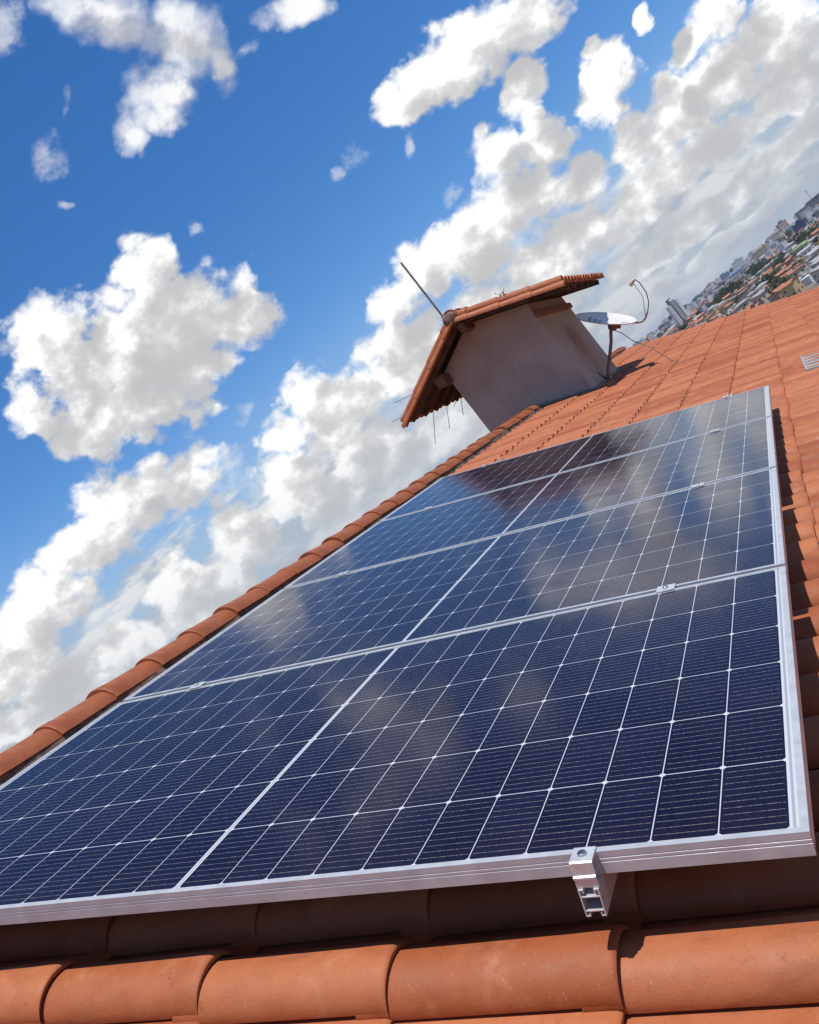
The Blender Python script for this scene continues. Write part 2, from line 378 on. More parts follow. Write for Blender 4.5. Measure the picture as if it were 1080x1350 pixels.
def empty(name, loc=(0, 0, 0), rot=(0, 0, 0), **kw):
    o = bpy.data.objects.new(name, None); COL.objects.link(o); o.location = loc; o.rotation_euler = rot
    o.empty_display_size = .1
    return tag(o, **kw)
def copy_tree(o, parent=None):
    c = o.copy(); COL.objects.link(c); c.parent = parent
    for ch in list(o.children): copy_tree(ch, c)
    return c
ct, stt = math.cos(THETA), math.sin(THETA)
def uvn(u, v, n): return Vector((u * ct + n * stt, v, -u * stt + n * ct))   # roof-plane point -> world

# roof tile sheet: one template tile repeated over a slope (tiles are surface pattern: one mesh)
TW, TL = .197, .368
def roll(n):                      # half-round roll, then a narrow flat pan running under the next tile
    pts = [(.026, .0115), (.006, .0100), (.0005, .0105)]
    for q in range(n + 1):
        a = R(9 + (166 - 9) * q / n); pts.append((.0685 - .0700 * math.cos(a), .0080 + .0620 * math.sin(a) ** .92))
    return pts + [(.1445, .0115), (.1560, .0045), (.1750, .0030), (.2000, .0028), (.2260, .0026)]
PROF = roll(15); PROF_FAR = roll(7)
LEN = [-.06, .05, .14, .22, .29, .335, .352, .361, .3665, .368]
LEN_FAR = [-.05, .17, .34, .362, .368]
def tile_template(prof, ln, tilt=.018, thick=.0155):
    vs = []
    for s in ln:
        e = TL - s
        dz = tilt * s / TL - (.0045 * max(0, 1 - e / .007) ** 2) + .0010 * math.exp(-((e - .03) / .022) ** 2)
        for (v, z) in prof: vs.append((s, v, z + dz))
    np_ = len(prof)
    for (v, z) in prof: vs.append((TL - .001, v, z + tilt - thick))      # thickness at the lower end
    for (v, z) in prof: vs.append((TL - .06, v, z + tilt - thick - .001))
    nr = len(ln) + 2
    fs = [(i * np_ + k, (i + 1) * np_ + k, (i + 1) * np_ + k + 1, i * np_ + k + 1) for i in range(nr - 1) for k in range(np_ - 1)]
    return np.array(vs), np.array(fs)
TT_NEAR = tile_template(PROF, LEN, .0145, .0115); TT_FAR = tile_template(PROF_FAR, LEN_FAR)
def tile_sheet(name, spots, material, parent, xf=None, seed=1):
    """spots: (u of the upper exposed edge, v of the near edge, near?, n)"""
    rg = np.random.default_rng(seed); VV = []; FF = []; TN = []; base = 0
    for u, v, near, n in spots:
        T, F = TT_NEAR if near else TT_FAR
        j = rg.normal(0, 1, 6); A = T.copy()
        yaw = j[0] * .0035; tilt = j[1] * .004; roll = j[5] * .006
        x = A[:, 0]; y = A[:, 1]
        A[:, 2] += tilt * (x - .2) * .5 + roll * (y - .1) + max(-.002, j[2] * .0014)
        A[:, 0] = x - yaw * (y - .1) + u + j[3] * .0028
        A[:, 1] = y + yaw * (x - .2) + v + j[4] * .0016
        A[:, 2] += n
        VV.append(A); FF.append(F + base); TN.append(np.full(len(A), np.clip(.5 + rg.normal(0, .24), 0, 1))); base += len(A)
    V = np.concatenate(VV); F = np.concatenate(FF); TN = np.concatenate(TN)
    if xf is not None:
        V = xf(V)
    me = bpy.data.meshes.new(name)
    me.vertices.add(len(V)); me.vertices.foreach_set('co', V.astype(np.float32).ravel())
    me.loops.add(F.size); me.loops.foreach_set('vertex_index', F.ravel().astype(np.int32))
    me.polygons.add(len(F)); me.polygons.foreach_set('loop_start', (np.arange(len(F)) * 4).astype(np.int32))
    me.update(calc_edges=True)
    at = me.attributes.new('tone', 'FLOAT', 'POINT'); at.data.foreach_set('value', TN.astype(np.float32))
    return link(name, me, material, parent, None, 50)
def barrel(r0, r1, L, collar=.0, arc=math.pi, thick=.013, n=14, nl=6):
    """half-round tile along +Y, near end (wider) at y = 0"""
    mb = MB(); ys = [0, .004, .02, .05, .066] + [.066 + (L - .066) * (i + 1) / nl for i in range(nl)]
    def rad(y):
        r = r0 + (r1 - r0) * y / L
        if collar: r += collar * (1 if y < .045 else max(0, 1 - (y - .045) / .025))
        if y < .003: r -= .003
        return r
    prof = []
    for y in ys: prof.append((y, rad(y)))
    rows = [(y, r) for y, r in prof] + [(y, r - thick) for y, r in prof[::-1]]
    nr = len(rows); V = []
    for y, r in rows:
        for k in range(n + 1):
            a = math.pi / 2 + arc / 2 - arc * k / n
            V.append((r * math.cos(a), y, r * math.sin(a)))
    F = []
    for i in range(nr):
        for k in range(n):
            F.append((i * (n + 1) + k, i * (n + 1) + k + 1, ((i + 1) % nr) * (n + 1) + k + 1, ((i + 1) % nr) * (n + 1) + k))
    mb.add(V, F)
    return mb
def set_tone(o, v):
    me = o.data
    if 'tone' not in me.attributes: me.attributes.new('tone', 'FLOAT', 'POINT')
    me.attributes['tone'].data.foreach_set('value', [v] * len(me.vertices))

# ------------------------------------------------------------------ the house with the big tiled roof
N0 = -.225                 # base plane of the tiles, measured along the roof's normal from the glass of the panels
U_RIDGE = -1.62; U_EAVE = 4.25; V_NEAR = -2.25; V_FAR = 17.55
house = empty('house', (0, 0, 0), label='house whose orange clay tile roof with a ridge of barrel tiles fills the foreground', cat='house')
spots = []
k0 = int(math.floor((V_NEAR + .076) / TW)); k1 = int((V_FAR + .076) / TW)
for k in range(k0, k1 + 1):
    v = -.076 + TW * k
    j = -7
    for j in range(-7, 12):
        u_low = .388 + TL * j
        if u_low - TL < U_RIDGE - .1 or u_low > U_EAVE + .2: continue
        near = -.6 < v < 1.3 and -.9 < u_low < 1.9
        spots.append((u_low - TL, v, near, N0))
def to_world(V):
    u, v, n = V[:, 0], V[:, 1], V[:, 2]
    return np.stack([u * ct + n * stt, v, -u * stt + n * ct], 1)
roof = tile_sheet('roof', spots, M_TILE, house, to_world, 3)
RX, RZ = uvn(U_RIDGE, 0, N0).x, uvn(U_RIDGE, 0, N0).z
def to_left(V):                                              # the other slope, mirrored about the ridge
    W = to_world(V); W[:, 0] = 2 * RX - W[:, 0]; return W
spots2 = []
for k in range(k0, k1 + 1):
    for j in range(-7, 12):
        u_low = .388 + TL * j
        if u_low - TL < U_RIDGE - .1 or u_low > U_EAVE + .2: continue
        spots2.append((u_low - TL, -.076 + TW * k, False, N0))
roof2 = tile_sheet('roof', spots2, M_TILE, house, to_left, 5)
me = roof2.data; me.flip_normals()
# boards under the tiles and walls down to the ground
deck = MB()
e0, e1 = uvn(U_EAVE - .1, 0, N0 - .012), uvn(U_RIDGE, 0, N0 - .012)
dx = e0.x - RX
deck.prism([(RX, e1.z), (e0.x, e0.z), (e0.x, e0.z - .05), (RX, e1.z - .05), (RX - dx, e0.z - .05), (RX - dx, e0.z)], 1, V_NEAR + .05, V_FAR + .12)
deck.build('roof_deck', M_WOOD, house, 0)
GROUND = -7.6
wl = MB()
wx = dx - .55; wz = e0.z + .55 * math.tan(THETA) - .06
wl.prism([(RX - wx, GROUND - .3), (RX + wx, GROUND - .3), (RX + wx, wz), (RX, e1.z - .06), (RX - wx, wz)], 1, V_NEAR + .35, V_FAR - .25)
wl.build('wall', mat('house_render', fn=wear((.55, .50, .43), .15, 3, .3, 40), rough=.9), house, 0)
# ridge tiles, bedded in mortar
bed = MB()
bed.prism([(RX - .10, RZ + .0), (RX + .106, RZ + .0), (RX + .086, RZ + .066), (RX - .085, RZ + .055)], 1, V_NEAR + .03, 9.85)
bed.prism([(RX - .10, RZ + .0), (RX + .106, RZ + .0), (RX + .086, RZ + .066), (RX - .085, RZ + .055)], 1, 12.15, V_FAR)
bed.build('mortar_bed', M_MORTAR, roof, 0)
RIDGE_STEP = .322; RIDGE_R = .104; RIDGE_H = .034
rt = barrel(RIDGE_R, RIDGE_R - .008, RIDGE_STEP + .045, .0035, R(152)).build('ridge_tile', M_TILE2, roof, 50)
first = True; y = .985 - .322 * 10 - .06
tones = [.2, .45, .7]; variants = []
rr = random.Random(4)
while y < V_FAR - .1:
    if 9.60 < y < 12.1: y += RIDGE_STEP; continue
    o = rt if first else rt.copy()
    if not first: COL.objects.link(o); o.parent = roof
    first = False
    o.location = (RX + rr.gauss(0, .004), y + .06, RZ + RIDGE_H + rr.gauss(0, .003))
    o.rotation_euler = (R(-.65) + rr.gauss(0, .008), rr.gauss(0, .03), rr.gauss(0, .008))
    y += RIDGE_STEP
set_tone(rt, .45)

# ------------------------------------------------------------------ solar panels
PANEL_P = 1.1481; HU = 1.0515; V0 = -.0125; V1 = 1.1165
def make_panel():
    root = empty('solar_panel')
    root.rotation_euler = (0, THETA, 0)
    # frame: four rails of an extruded section, mitred by butting ends
    fr = MB(); d = .035; w = .0118
    def rail_prof(sgn, off):   # cross-section across the frame, outer side first
        o = off; i = off - sgn * w; g = sgn * .0007
        return [(o, 0), (o, -.0098), (o - g, -.0104), (o - g, -.0112), (o, -.0118), (o, -.0158), (o - g, -.0164), (o - g, -.0172), (o, -.0178), (o, -d),
                (o - sgn * .026, -d), (o - sgn * .026, -d + .0016), (o - sgn * .0016, -d + .0016), (o - sgn * .0016, -.008), (i, -.008), (i, 0)]
    fr.prism(rail_prof(-1, V0), 0, -HU, HU); fr.prism(rail_prof(1, V1), 0, -HU, HU)
    fr.prism(rail_prof(-1, -HU), 1, V0 + w, V1 - w); fr.prism(rail_prof(1, HU), 1, V0 + w, V1 - w)
    # corner fillers of the short sides so that the outer wall runs the whole length
    fr.build('frame', M_ALU, root, 30)
    gl = MB()
    x1 = HU - .0114; y0 = V0 + .0114; y1 = V1 - .0114; z = -.0016
    nx, ny = 12, 6
    vs = [(-x1 + 2 * x1 * i / nx, y0 + (y1 - y0) * j / ny, z) for j in range(ny + 1) for i in range(nx + 1)]
    fs = [(j * (nx + 1) + i, j * (nx + 1) + i + 1, (j + 1) * (nx + 1) + i + 1, (j + 1) * (nx + 1) + i) for j in range(ny) for i in range(nx)]
    gl.add(vs, fs)
    gl.build('cell_sheet', M_CELL, root, 50)
    bk = MB(); bk.box((-x1, y0, -.0078), (x1, y1, -.0046)); bk.build('backsheet', M_BACK, root, 0)
    return root
PG = 'framed solar panels on the tiled roof'
labels = ['nearest solar panel with an end clamp on its front edge', 'second solar panel from the front in the row of four',
          'third solar panel from the front in the row of four', 'farthest of the four solar panels, nearest the roof turret']
p0 = make_panel()
for i in range(4):
    o = p0 if i == 0 else copy_tree(p0)
    o.location = uvn(0, PANEL_P * i, 0)
    tag(o, labels[i], 'solar panel', PG)
sky_w = empty('skylight', uvn(1.285, 5.95, -.150), (0, THETA, 0), label='flat grey glass skylight with pale bars set in the tiles at the right edge', cat='skylight')
W_, H_ = .92, .98
mb = MB()
mb.box((0, 0, -.05), (W_, .034, .012)); mb.box((0, H_ - .014, -.05), (W_, H_, .008)); mb.box((0, .0342, -.05), (.012, H_ - .0142, .008)); mb.box((W_ - .012, .0342, -.05), (W_, H_ - .0142, .008))
mb.build('frame', mat('pale_frame_paint', fn=wear((.31, .32, .32), .15, 9), rough=.5), sky_w, 0, .002)
mb = MB(); mb.box((.0122, H_ / 2 - .012, -.04), (W_ - .0122, H_ / 2 + .012, .005)); mb.build('glazing_bar', bpy.data.materials['pale_frame_paint'], sky_w, 0, .002)
M_SKG = mat('wired_glass', fn=wear((.23, .26, .26), .2, 3, 0, 0, (.2, .35)), rough=.15)
for a, b in ((.0342, H_ / 2 - .0122), (H_ / 2 + .0122, H_ - .0142)):
    mb = MB(); mb.box((.0122, a, -.02), (W_ - .0122, b, .001)); mb.build('pane', M_SKG, sky_w, 0)

# mounting rails with clamps
def make_rail(label):
    root = empty('mounting_rail', label=label, cat='mounting rail', group='aluminium rails under the solar panels')
    root.rotation_euler = (0, THETA, 0)
    a, t_, h0, h1 = .0152, .0022, -.0795, -.0365
    y0, y1 = -.0445, 4.99
    mb = MB()
    mb.box((-a, y0, h0), (-a + t_, y1, h1)); mb.box((a - t_, y0, h0), (a, y1, h1))          # sides
    mb.box((-a + t_, y0, -.0495), (a - t_, y1, -.0475)); mb.box((-a + t_, y0, -.0715), (a - t_, y1, -.0695))   # webs
    for s in (-1, 1):                                                                        # lips top and bottom
        x0, x1 = sorted((s * (a - t_), s * .0075))
        mb.box((x0, y0, h1 - .0024), (x1, y1, h1)); mb.box((x0, y0, h0), (x1, y1, h0 + .0024))
        xa, xb = sorted((s * .0095, s * .0075)); mb.box((xa, y0, h1 - .006), (xb, y1, h1 - .0024)); mb.box((xa, y0, h0 + .0024), (xb, y1, h0 + .0055))
    mb.build('rail', M_ALU_RAW, root, 0, .0004)
    # roof hooks under the rail
    for i, v in enumerate((.42, 1.55, 2.7, 3.85, 4.75)):
        hk = MB(); hk.box((-.013, v - .02, -.0845), (.013, v + .02, -.0798)); hk.box((-.013, v - .02, -.155), (.013, v - .014, -.0845))
        hk.box((-.013, v - .075, -.161), (.013, v - .014, -.155))
        hk.build('roof_hook', M_GALV, root, 0, .001)
    return root
def end_clamp(root, v, sgn):
    """z-shaped clamp gripping the outer edge of a panel; sgn -1: the panel lies on the +v side"""
    g = sgn
    pr = [(-.0085, .0008), (-.0085, .0040), (.026, .0040), (.0285, .0022), (.0285, -.0165), (.0315, -.0185), (.0315, -.0215), (.0285, -.023),
          (.0285, -.0362), (.0155, -.0362), (.0155, -.0335), (.0248, -.0325), (.0248, -.0012), (.002, -.0012), (.001, -.0362), (.0002, -.0362), (.0002, .0008)]
    mb = MB()
    mb.prism([(v + g * a, b) for a, b in pr], 0, -.0165, .0165)
    c = mb.build('end_clamp', M_ALU_RAW, root, 30, .0006)
    bt = MB(); hexbolt(bt, (0.0, v + g * .010, .0041)); bt.build('bolt', M_BOLT, c, 30)
    return c
def hexbolt(mb, p, r=.0068, h=.0042):
    x, y, z = p; n = 16
    vs = []
    for rr_, zz in ((r, 0), (r, h * .8), (r * .88, h), (r * .5, h), (r * .46, h * .35)):
        vs += [(x + rr_ * math.cos(2 * math.pi * k / n), y + rr_ * math.sin(2 * math.pi * k / n), z + zz) for k in range(n)]
    fs = [(i * n + k, i * n + (k + 1) % n, (i + 1) * n + (k + 1) % n, (i + 1) * n + k) for i in range(4) for k in range(n)] + [tuple(4 * n + k for k in range(n))]
    mb.add(vs, fs)
def mid_clamp(root, v, dx=0):
    mb = MB()
    # hat section spanning the gap between two panels
    pr = [(-.0215, .0008), (-.0215, .0036), (.0215, .0036), (.0215, .0008), (.009, .0008), (.009, -.020), (.0072, -.020), (.0072, -.0002), (-.0072, -.0002), (-.0072, -.020), (-.009, -.020), (-.009, .0008)]
    mb.prism([(v + a, b) for a, b in pr], 0, dx - .023, dx + .023)
    c = mb.build('mid_clamp', M_ALU_RAW, root, 0, .0006)
    bt = MB(); hexbolt(bt, (dx, v, .0037)); bt.build('bolt', M_BOLT, c, 30)
rails = []
for u0, drift, lab in ((.750, .0125, 'aluminium mounting rail whose open end sticks out under the clamp on the nearest panel'),
                       (-.726, -.004, 'aluminium mounting rail under the panels on the ridge side, clamps along it')):
    r_ = make_rail(lab); r_.location = uvn(u0, 0, 0)
    r_.rotation_euler = Matrix((uvn(1, 0, 0), uvn(0, 1, 0), uvn(0, 0, 1))).transposed().to_euler()
    # the right hand rail runs a touch askew
    ax = Matrix.Rotation(-drift, 4, uvn(0, 0, 1)); r_.matrix_world = Matrix.Translation(uvn(u0, 0, 0)) @ ax @ Matrix.Rotation(THETA, 4, 'Y')
    end_clamp(r_, V0, -1)
    for i in range(3): mid_clamp(r_, V1 + PANEL_P * i + (PANEL_P - V1 + V0) / 2)
    end_clamp(r_, V1 + 3 * PANEL_P, 1)
    rails.append(r_)

# ------------------------------------------------------------------ masonry turret on the ridge
TX0, TX1, TY0, TY1 = -2.27, -.925, 9.93, 12.12       # walls
AX, AZ = -1.655, 1.845                               # apex of its roof (underside)
EX0, EX1 = -2.93, -.39; EZ0, EZ1 = 1.265, 1.335      # eaves
OY0, OY1 = 9.47, 12.55                               # gable overhangs
turret = empty('roof_turret', (AX, (TY0 + TY1) / 2, 0), label='grey plastered turret with its own tiled gable roof astride the ridge', cat='roof turret')
def T(o):                                            # children keep world coordinates
    o.matrix_parent_inverse = turret.matrix_basis.inverted(); return o
sl0 = (AZ - EZ0) / (AX - EX0); sl1 = (AZ - EZ1) / (EX1 - AX)
mb = MB()
u_ = .05
mb.prism([(TX0, -.25), (TX1, -.25), (TX1, AZ - (TX1 - AX) * sl1 - u_), (AX, AZ - u_), (TX0, AZ - (AX - TX0) * sl0 - u_)], 1, TY0, TY1)
T(mb.build('wall', M_PLASTER, turret, 0, .012))
fil = MB()                                           # cement fillet where wall meets tiles
for q in range(28):
    xa = TX1 + .004; ya = TY0 - .02 + (TY1 - TY0) * q / 28; yb = ya + (TY1 - TY0) / 28
    za = -(xa * stt - 0) / ct
def roofz(x, n): return (n - x * stt) / ct           # height of the plane at normal offset n over x
rq = random.Random(9)
def fillet(p, q, out, h, wd):
    mb = MB(); N = 26; rows = []
    for i in range(N + 1):
        c = Vector(p).lerp(Vector(q), i / N); hh = h * rq.uniform(.75, 1.2); ww = wd * rq.uniform(.7, 1.25)
        zt = roofz(c.x, -.158)
        b = Vector((c.x, c.y, 0)); o_ = b + Vector(out) * ww
        rows.append([(b.x, b.y, zt + hh), ((b.x + o_.x * 2) / 3, (b.y + o_.y * 2) / 3, roofz((b.x + o_.x * 2) / 3, -.158) + hh * .35), (o_.x, o_.y, roofz(o_.x, -.20))])
    vs = [v for r in rows for v in r]; fs = [(i * 3 + k, (i + 1) * 3 + k, (i + 1) * 3 + k + 1, i * 3 + k + 1) for i in range(N) for k in range(2)]
    mb.add(vs, fs); return mb
f1 = fillet((RX + .05, TY0 - .003, 0), (TX1 + .02, TY0 - .003, 0), (0, -1, 0), .035, .03)
M_FIL = mat('cement_fillet', fn=wear((.17, .145, .115), .3, 10, .8, 60), rough=.95)
T(f1.build('cement_fillet', M_FIL, turret, 0))
f2 = fillet((TX1 + .003, TY0 - .05, 0), (TX1 + .003, TY1 + .05, 0), (1, 0, 0), .03, .035)
T(f2.build('cement_fillet', M_FIL, turret, 0))
# its roof: two tiled slopes
def slope_tiles(sgn, seed):
    ex, ez = (EX1, EZ1) if sgn > 0 else (EX0, EZ0)
    L = math.hypot(ex - AX, AZ - ez); dx_, dz_ = (ex - AX) / L, (ez - AZ) / L
    nx_, nz_ = (-dz_ * sgn, dx_ * sgn)
    sp = []; rows = int((OY1 - OY0 - .10) / TW)
    for k in range(rows):
        for j in range(5):
            ul = L - TL * j + .02
            if ul < .1: continue
            sp.append((ul - TL, OY0 + .14 + k * TW, True, .022))
    def xf(V):
        u, v, n = V[:, 0], V[:, 1], V[:, 2]
        return np.stack([AX + u * dx_ + n * nx_, v, AZ + u * dz_ + n * nz_], 1)
    o = tile_sheet('roof', sp, M_TILE, turret, xf, seed)
    if sgn < 0: o.data.flip_normals()
    T(o)
    # boards under the tiles
    mb = MB()
    def W(u, y, n): return (AX + u * dx_ + n * nx_, y, AZ + u * dz_ + n * nz_)
    def slab(u0, u1, y0, y1, n0, n1):
        vs = [W(u, y, n) for n in (n0, n1) for (u, y) in ((u0, y0), (u1, y0), (u1, y1), (u0, y1))]
        mb.add(vs, [(3, 2, 1, 0), (4, 5, 6, 7), (0, 1, 5, 4), (1, 2, 6, 5), (2, 3, 7, 6), (3, 0, 4, 7)])
    slab(0.0, L - .07, OY0 + .05, OY1 - .02, .012, .026)
    yb = OY0 + .12
    while yb < OY1 - .1:
        slab(.03, L - .05, yb, yb + .05, -.045, .0115); yb += .46          # rafters seen from below
    T(mb.build('soffit', M_SOFFIT, turret, 0))
    # verge: two courses of barrel tiles along the front edge
    for row, (yy, nn, rad) in enumerate(((OY0 + .012, .000, .055), (OY0 + .100, .066, .056))):
        step = (L - .02) / 3.4
        for i in range(4):
            u0 = L - step * i + (.03 if row == 0 else .0)
            ln = step + .03 if i < 3 else step * .55
            if u0 - ln < -.02: ln = u0 + .02
            b = barrel(rad + .004, rad - .006, ln, .0, math.pi * 1.08, .012, 12, 4)
            # local: +Y of the barrel runs up the slope, local Z along the slope's normal
            Xl = Vector((0, -1 if sgn > 0 else 1, 0)); Yl = Vector((-dx_, 0, -dz_)); Zl = Vector((nx_, 0, nz_))
            Xl = Yl.cross(Zl)
            o = b.build('verge_tile', M_TILE, turret, 50)
            set_tone(o, .55 + .12 * rq.uniform(-1, 1) + (.1 if row == 0 else -.15))
            m = Matrix((Xl, Yl, Zl)).transposed().to_4x4(); m.translation = Vector(W(u0, yy + rq.gauss(0, .002), nn + .004 * (3 - i) * 0))
            o.matrix_parent_inverse = turret.matrix_basis.inverted(); o.matrix_basis = m
    return L
slope_tiles(1, 11); slope_tiles(-1, 12)
mort = MB()                                          # rough mortar plug closing the ridge end
n = 18
for q, (yy, rr_) in enumerate(((OY0 - .04, .05), (OY0 - .025, .076), (OY0 + .06, .092), (OY0 + .2, .09))):
    for k in range(n):
        a = 2 * math.pi * k / n; r2 = rr_ * rq.uniform(.9, 1.08)
        mort.V.append((AX + .0 + r2 * 1.05 * math.cos(a), yy + rq.uniform(-.008, .008), AZ + .055 + r2 * math.sin(a)))
for q in range(3):
    for k in range(n): mort.F.append((q * n + k, q * n + (k + 1) % n, (q + 1) * n + (k + 1) % n, (q + 1) * n + k)); mort.I.append(0)
mort.F.append(tuple(range(n))[::-1]); mort.I.append(0)
T(mort.build('ridge_end_plug', mat('stained_mortar', fn=wear((.20, .12, .09), .4, 20, .9, 60), rough=.95), turret, 60))
for k in range(9):
    o = barrel(.10, .085, .38, .01).build('ridge_tile', M_TILE2, turret, 50); set_tone(o, rq.uniform(.2, .6))
    o.matrix_parent_inverse = turret.matrix_basis.inverted(); o.matrix_basis = Matrix.Translation((AX, OY0 + .05 + k * .335, AZ + .055)) @ Matrix.Rotation(R(-1.2), 4, 'X')
# purlin ends and wall plates under the overhang
def beam(a, b, w, h, m, name='purlin'):
    mb = MB(); mb.box((a[0] - w / 2, a[1], a[2] - h), (a[0] + w / 2, b[1], a[2])); return T(mb.build(name, m, turret, 0, .006))
beam((AX + .03, OY0 + .06, AZ - .045), (0, TY0 + .02, 0), .09, .11, M_WOOD)
beam((TX0 - .02, OY0 + .16, AZ - (AX - TX0 + .02) * sl0 - .06), (0, TY1 + .3, 0), .13, .14, M_WOOD)
pl = MB()                                            # projecting brick course under the right eave
pl.box((TX1 - .01, TY0 - .012, AZ - (TX1 + .03 - AX) * sl1 - .25), (TX1 + .035, TY1 + .05, AZ - (TX1 + .03 - AX) * sl1 - .17))
T(pl.build('brick_course', mat('bare_brick', fn=wear((.20, .09, .055), .35, 12, .7, 50), rough=.9), turret, 0, .008))

# small weed sprouting between the tiles of the turret roof
weed = MB(); wp = Vector((-1.005, 9.56, AZ - (-1.005 - AX) * sl1 + .085))
for k in range(5):
    a = rq.uniform(0, 6.28); tip = wp + Vector((math.cos(a) * .05, math.sin(a) * .03, rq.uniform(.05, .11)))
    weed.tube([wp, wp.lerp(tip, .5) + Vector((0, 0, .012)), tip], [.004, .003, .0015], 5)
    for q in range(3):
        b = wp.lerp(tip, .5 + .25 * q); s_ = .017
        ex = Vector((rq.uniform(-1, 1), rq.uniform(-1, 1), rq.uniform(-.2, 1))).normalized() * s_; ey = Vector((rq.uniform(-1, 1), rq.uniform(-1, 1), .3)).normalized() * s_ * .6
        weed.add([b, b + ex + ey, b + ex * 2.2, b + ex - ey], [(0, 1, 2, 3)])
tag(weed.build('weed', M_LEAF, None, 0), 'tiny weed sprouting on top of the turret roof tiles', 'weed')

# mast on the apex
ms = empty('antenna_mast', (AX - .055, 9.5, AZ + .12), label='thin straight metal mast rising from the apex of the turret roof', cat='antenna mast')
mb = MB(); mb.tube([(0, 0, -.05), (0, 0, .83)], .013, 10); mb.build('pole', M_DARKSTEEL, ms)
mb = MB(); mb.tube([(0, 0, -.05), (0, 0, .03)], .024, 10); mb.build('collar', M_GALV, ms)

# television antenna bracketed on the far side of the left wall
ya = empty('tv_antenna', (-3.02, 11.0, 1.36), label='old television antenna with thin rods half hidden behind the left eave of the turret', cat='television antenna')
def wpt(p): return (p[0] + 3.02, p[1] - 11.0, p[2] - 1.36)
mb = MB(); mb.tube([wpt((-3.02, 10.7, 1.375)), wpt((-3.02, 12.1, 1.375))], .009, 8); mb.tube([wpt((-3.02, 11.2, 1.375)), wpt((-2.70, 11.2, 1.42))], .011, 8); mb.tube([wpt((-2.95, 11.0, 1.34)), wpt((-2.95, 11.0, 1.66))], .009, 8); mb.build('boom', M_GALV, ya)
for a, b in (((-3.469, 11.0, 1.768), (-2.75, 11.0, 1.580)), ((-3.675, 11.0, 1.584), (-2.90, 11.0, 1.397)), ((-2.99, 11.0, 1.452), (-3.36, 11.0, .95)),
             ((-2.95, 11.4, 1.41), (-3.195, 11.4, 1.012)), ((-2.90, 11.8, 1.301), (-3.041, 11.8, 1.065)), ((-2.90, 11.6, 1.28), (-3.014, 11.6, 1.237))):
    mb = MB(); mb.tube([wpt(a), wpt(b)], .0048, 6); mb.build('element', M_DARKSTEEL, ya)

# ------------------------------------------------------------------ satellite dish beside the turret
DC = Vector((-.462, 11.0, .82)); NRM = Vector((.700, -.13, .702)).normalized()
dish = empty('satellite_dish', (-.905, 10.95, .20), label='white satellite dish on a slanting pole beside the turret wall', cat='satellite dish')
def Dp(o): o.matrix_parent_inverse = dish.matrix_basis.inverted(); return o
down = (Vector((.702, 0, -.712)) - NRM * Vector((.702, 0, -.712)).dot(NRM)).normalized(); side = NRM.cross(down)
def DW(a, b, c): return DC + down * a + side * b + NRM * c
ra, rb_ = .385, .345; dep = .062
mb = MB(); nr, na = 9, 48; V = []; F = []
for surf in (0, 1):
    for i in range(nr + 1):
        q = i / nr
        for k in range(na):
            a = 2 * math.pi * k / na
            c = dep * (q * q - 1) - (.0 if surf == 0 else .004)
            V.append(tuple(DW(ra * q * math.cos(a), rb_ * q * math.sin(a), c)))
b2 = (nr + 1) * na
for i in range(nr):
    for k in range(na):
        f = (i * na + k, (i + 1) * na + k, (i + 1) * na + (k + 1) % na, i * na + (k + 1) % na)
        F.append(f); F.append(tuple(x + b2 for x in f[::-1]))
rim0 = len(V)
for q, c in ((1.012, .001), (1.016, -.006), (1.008, -.013), (1.0, -.011)):
    for k in range(na):
        a = 2 * math.pi * k / na; V.append(tuple(DW(ra * q * math.cos(a), rb_ * q * math.sin(a), c)))
ring = [nr * na, rim0, rim0 + na, rim0 + 2 * na, rim0 + 3 * na, b2 + nr * na]
for r0, r1 in zip(ring, ring[1:]):
    for k in range(na): F.append((r0 + k, r1 + k, r1 + (k + 1) % na, r0 + (k + 1) % na))
mb.add(V, F); rf = Dp(mb.build('reflector', M_DISH, dish, 50))
# faint dark emblem strokes on the upper part of the reflector
mk = MB()
def stroke(pts, w):
    pr = None
    for (a0, b0), (a1, b1) in zip(pts, pts[1:]):
        d_ = Vector((a1 - a0, b1 - b0, 0)).normalized(); nn_ = Vector((-d_.y, d_.x, 0)) * w / 2
        quad = []
        for (aa, bb) in ((a0 + nn_.x, b0 + nn_.y), (a1 + nn_.x, b1 + nn_.y), (a1 - nn_.x, b1 - nn_.y), (a0 - nn_.x, b0 - nn_.y)):
            q2 = (aa / ra) ** 2 + (bb / rb_) ** 2
            quad.append(DW(aa, bb, dep * (q2 - 1) + .0025))
        mk.add(quad, [(0, 1, 2, 3)])
stroke([(-.20, .10), (-.21, -.02), (-.17, -.10)], .02); stroke([(-.15, .10), (-.12, .04), (-.15, -.02), (-.11, -.08)], .016); stroke([(-.07, .09), (-.08, -.07)], .016)
mk.build('emblem', M_INK, rf, 0)
# bracket, pole, foot
hub = DW(.10, 0, -dep - .03)
ft = Vector((-.905, 10.93, .195))
mb = MB(); mb.tube([hub + NRM * .028, hub - NRM * .05], [.075, .05], 12); mb.tube([hub + down * -.05, hub + down * .10], .028, 8); Dp(mb.build('bracket', M_DARKSTEEL, dish))
top = hub - NRM * .04
mb = MB(); mb.tube([ft, ft.lerp(top, .75), ft.lerp(top, .93) + Vector((-.006, 0, .02)), top], .021, 12); Dp(mb.build('pole', M_DARKSTEEL, dish))
mb = MB(); mb.tube([ft + Vector((-.15, .06, .09)), ft + Vector((-.06, .0, .02)), ft], .012, 8); mb.tube([ft + Vector((-.02, -.16, .13)), ft + Vector((0, -.03, .01))], .012, 8)
mb.box((ft.x - .05, ft.y - .05, ft.z - .09), (ft.x + .05, ft.y + .05, ft.z - .005)); Dp(mb.build('foot', M_DARKSTEEL, dish, 0, .004))
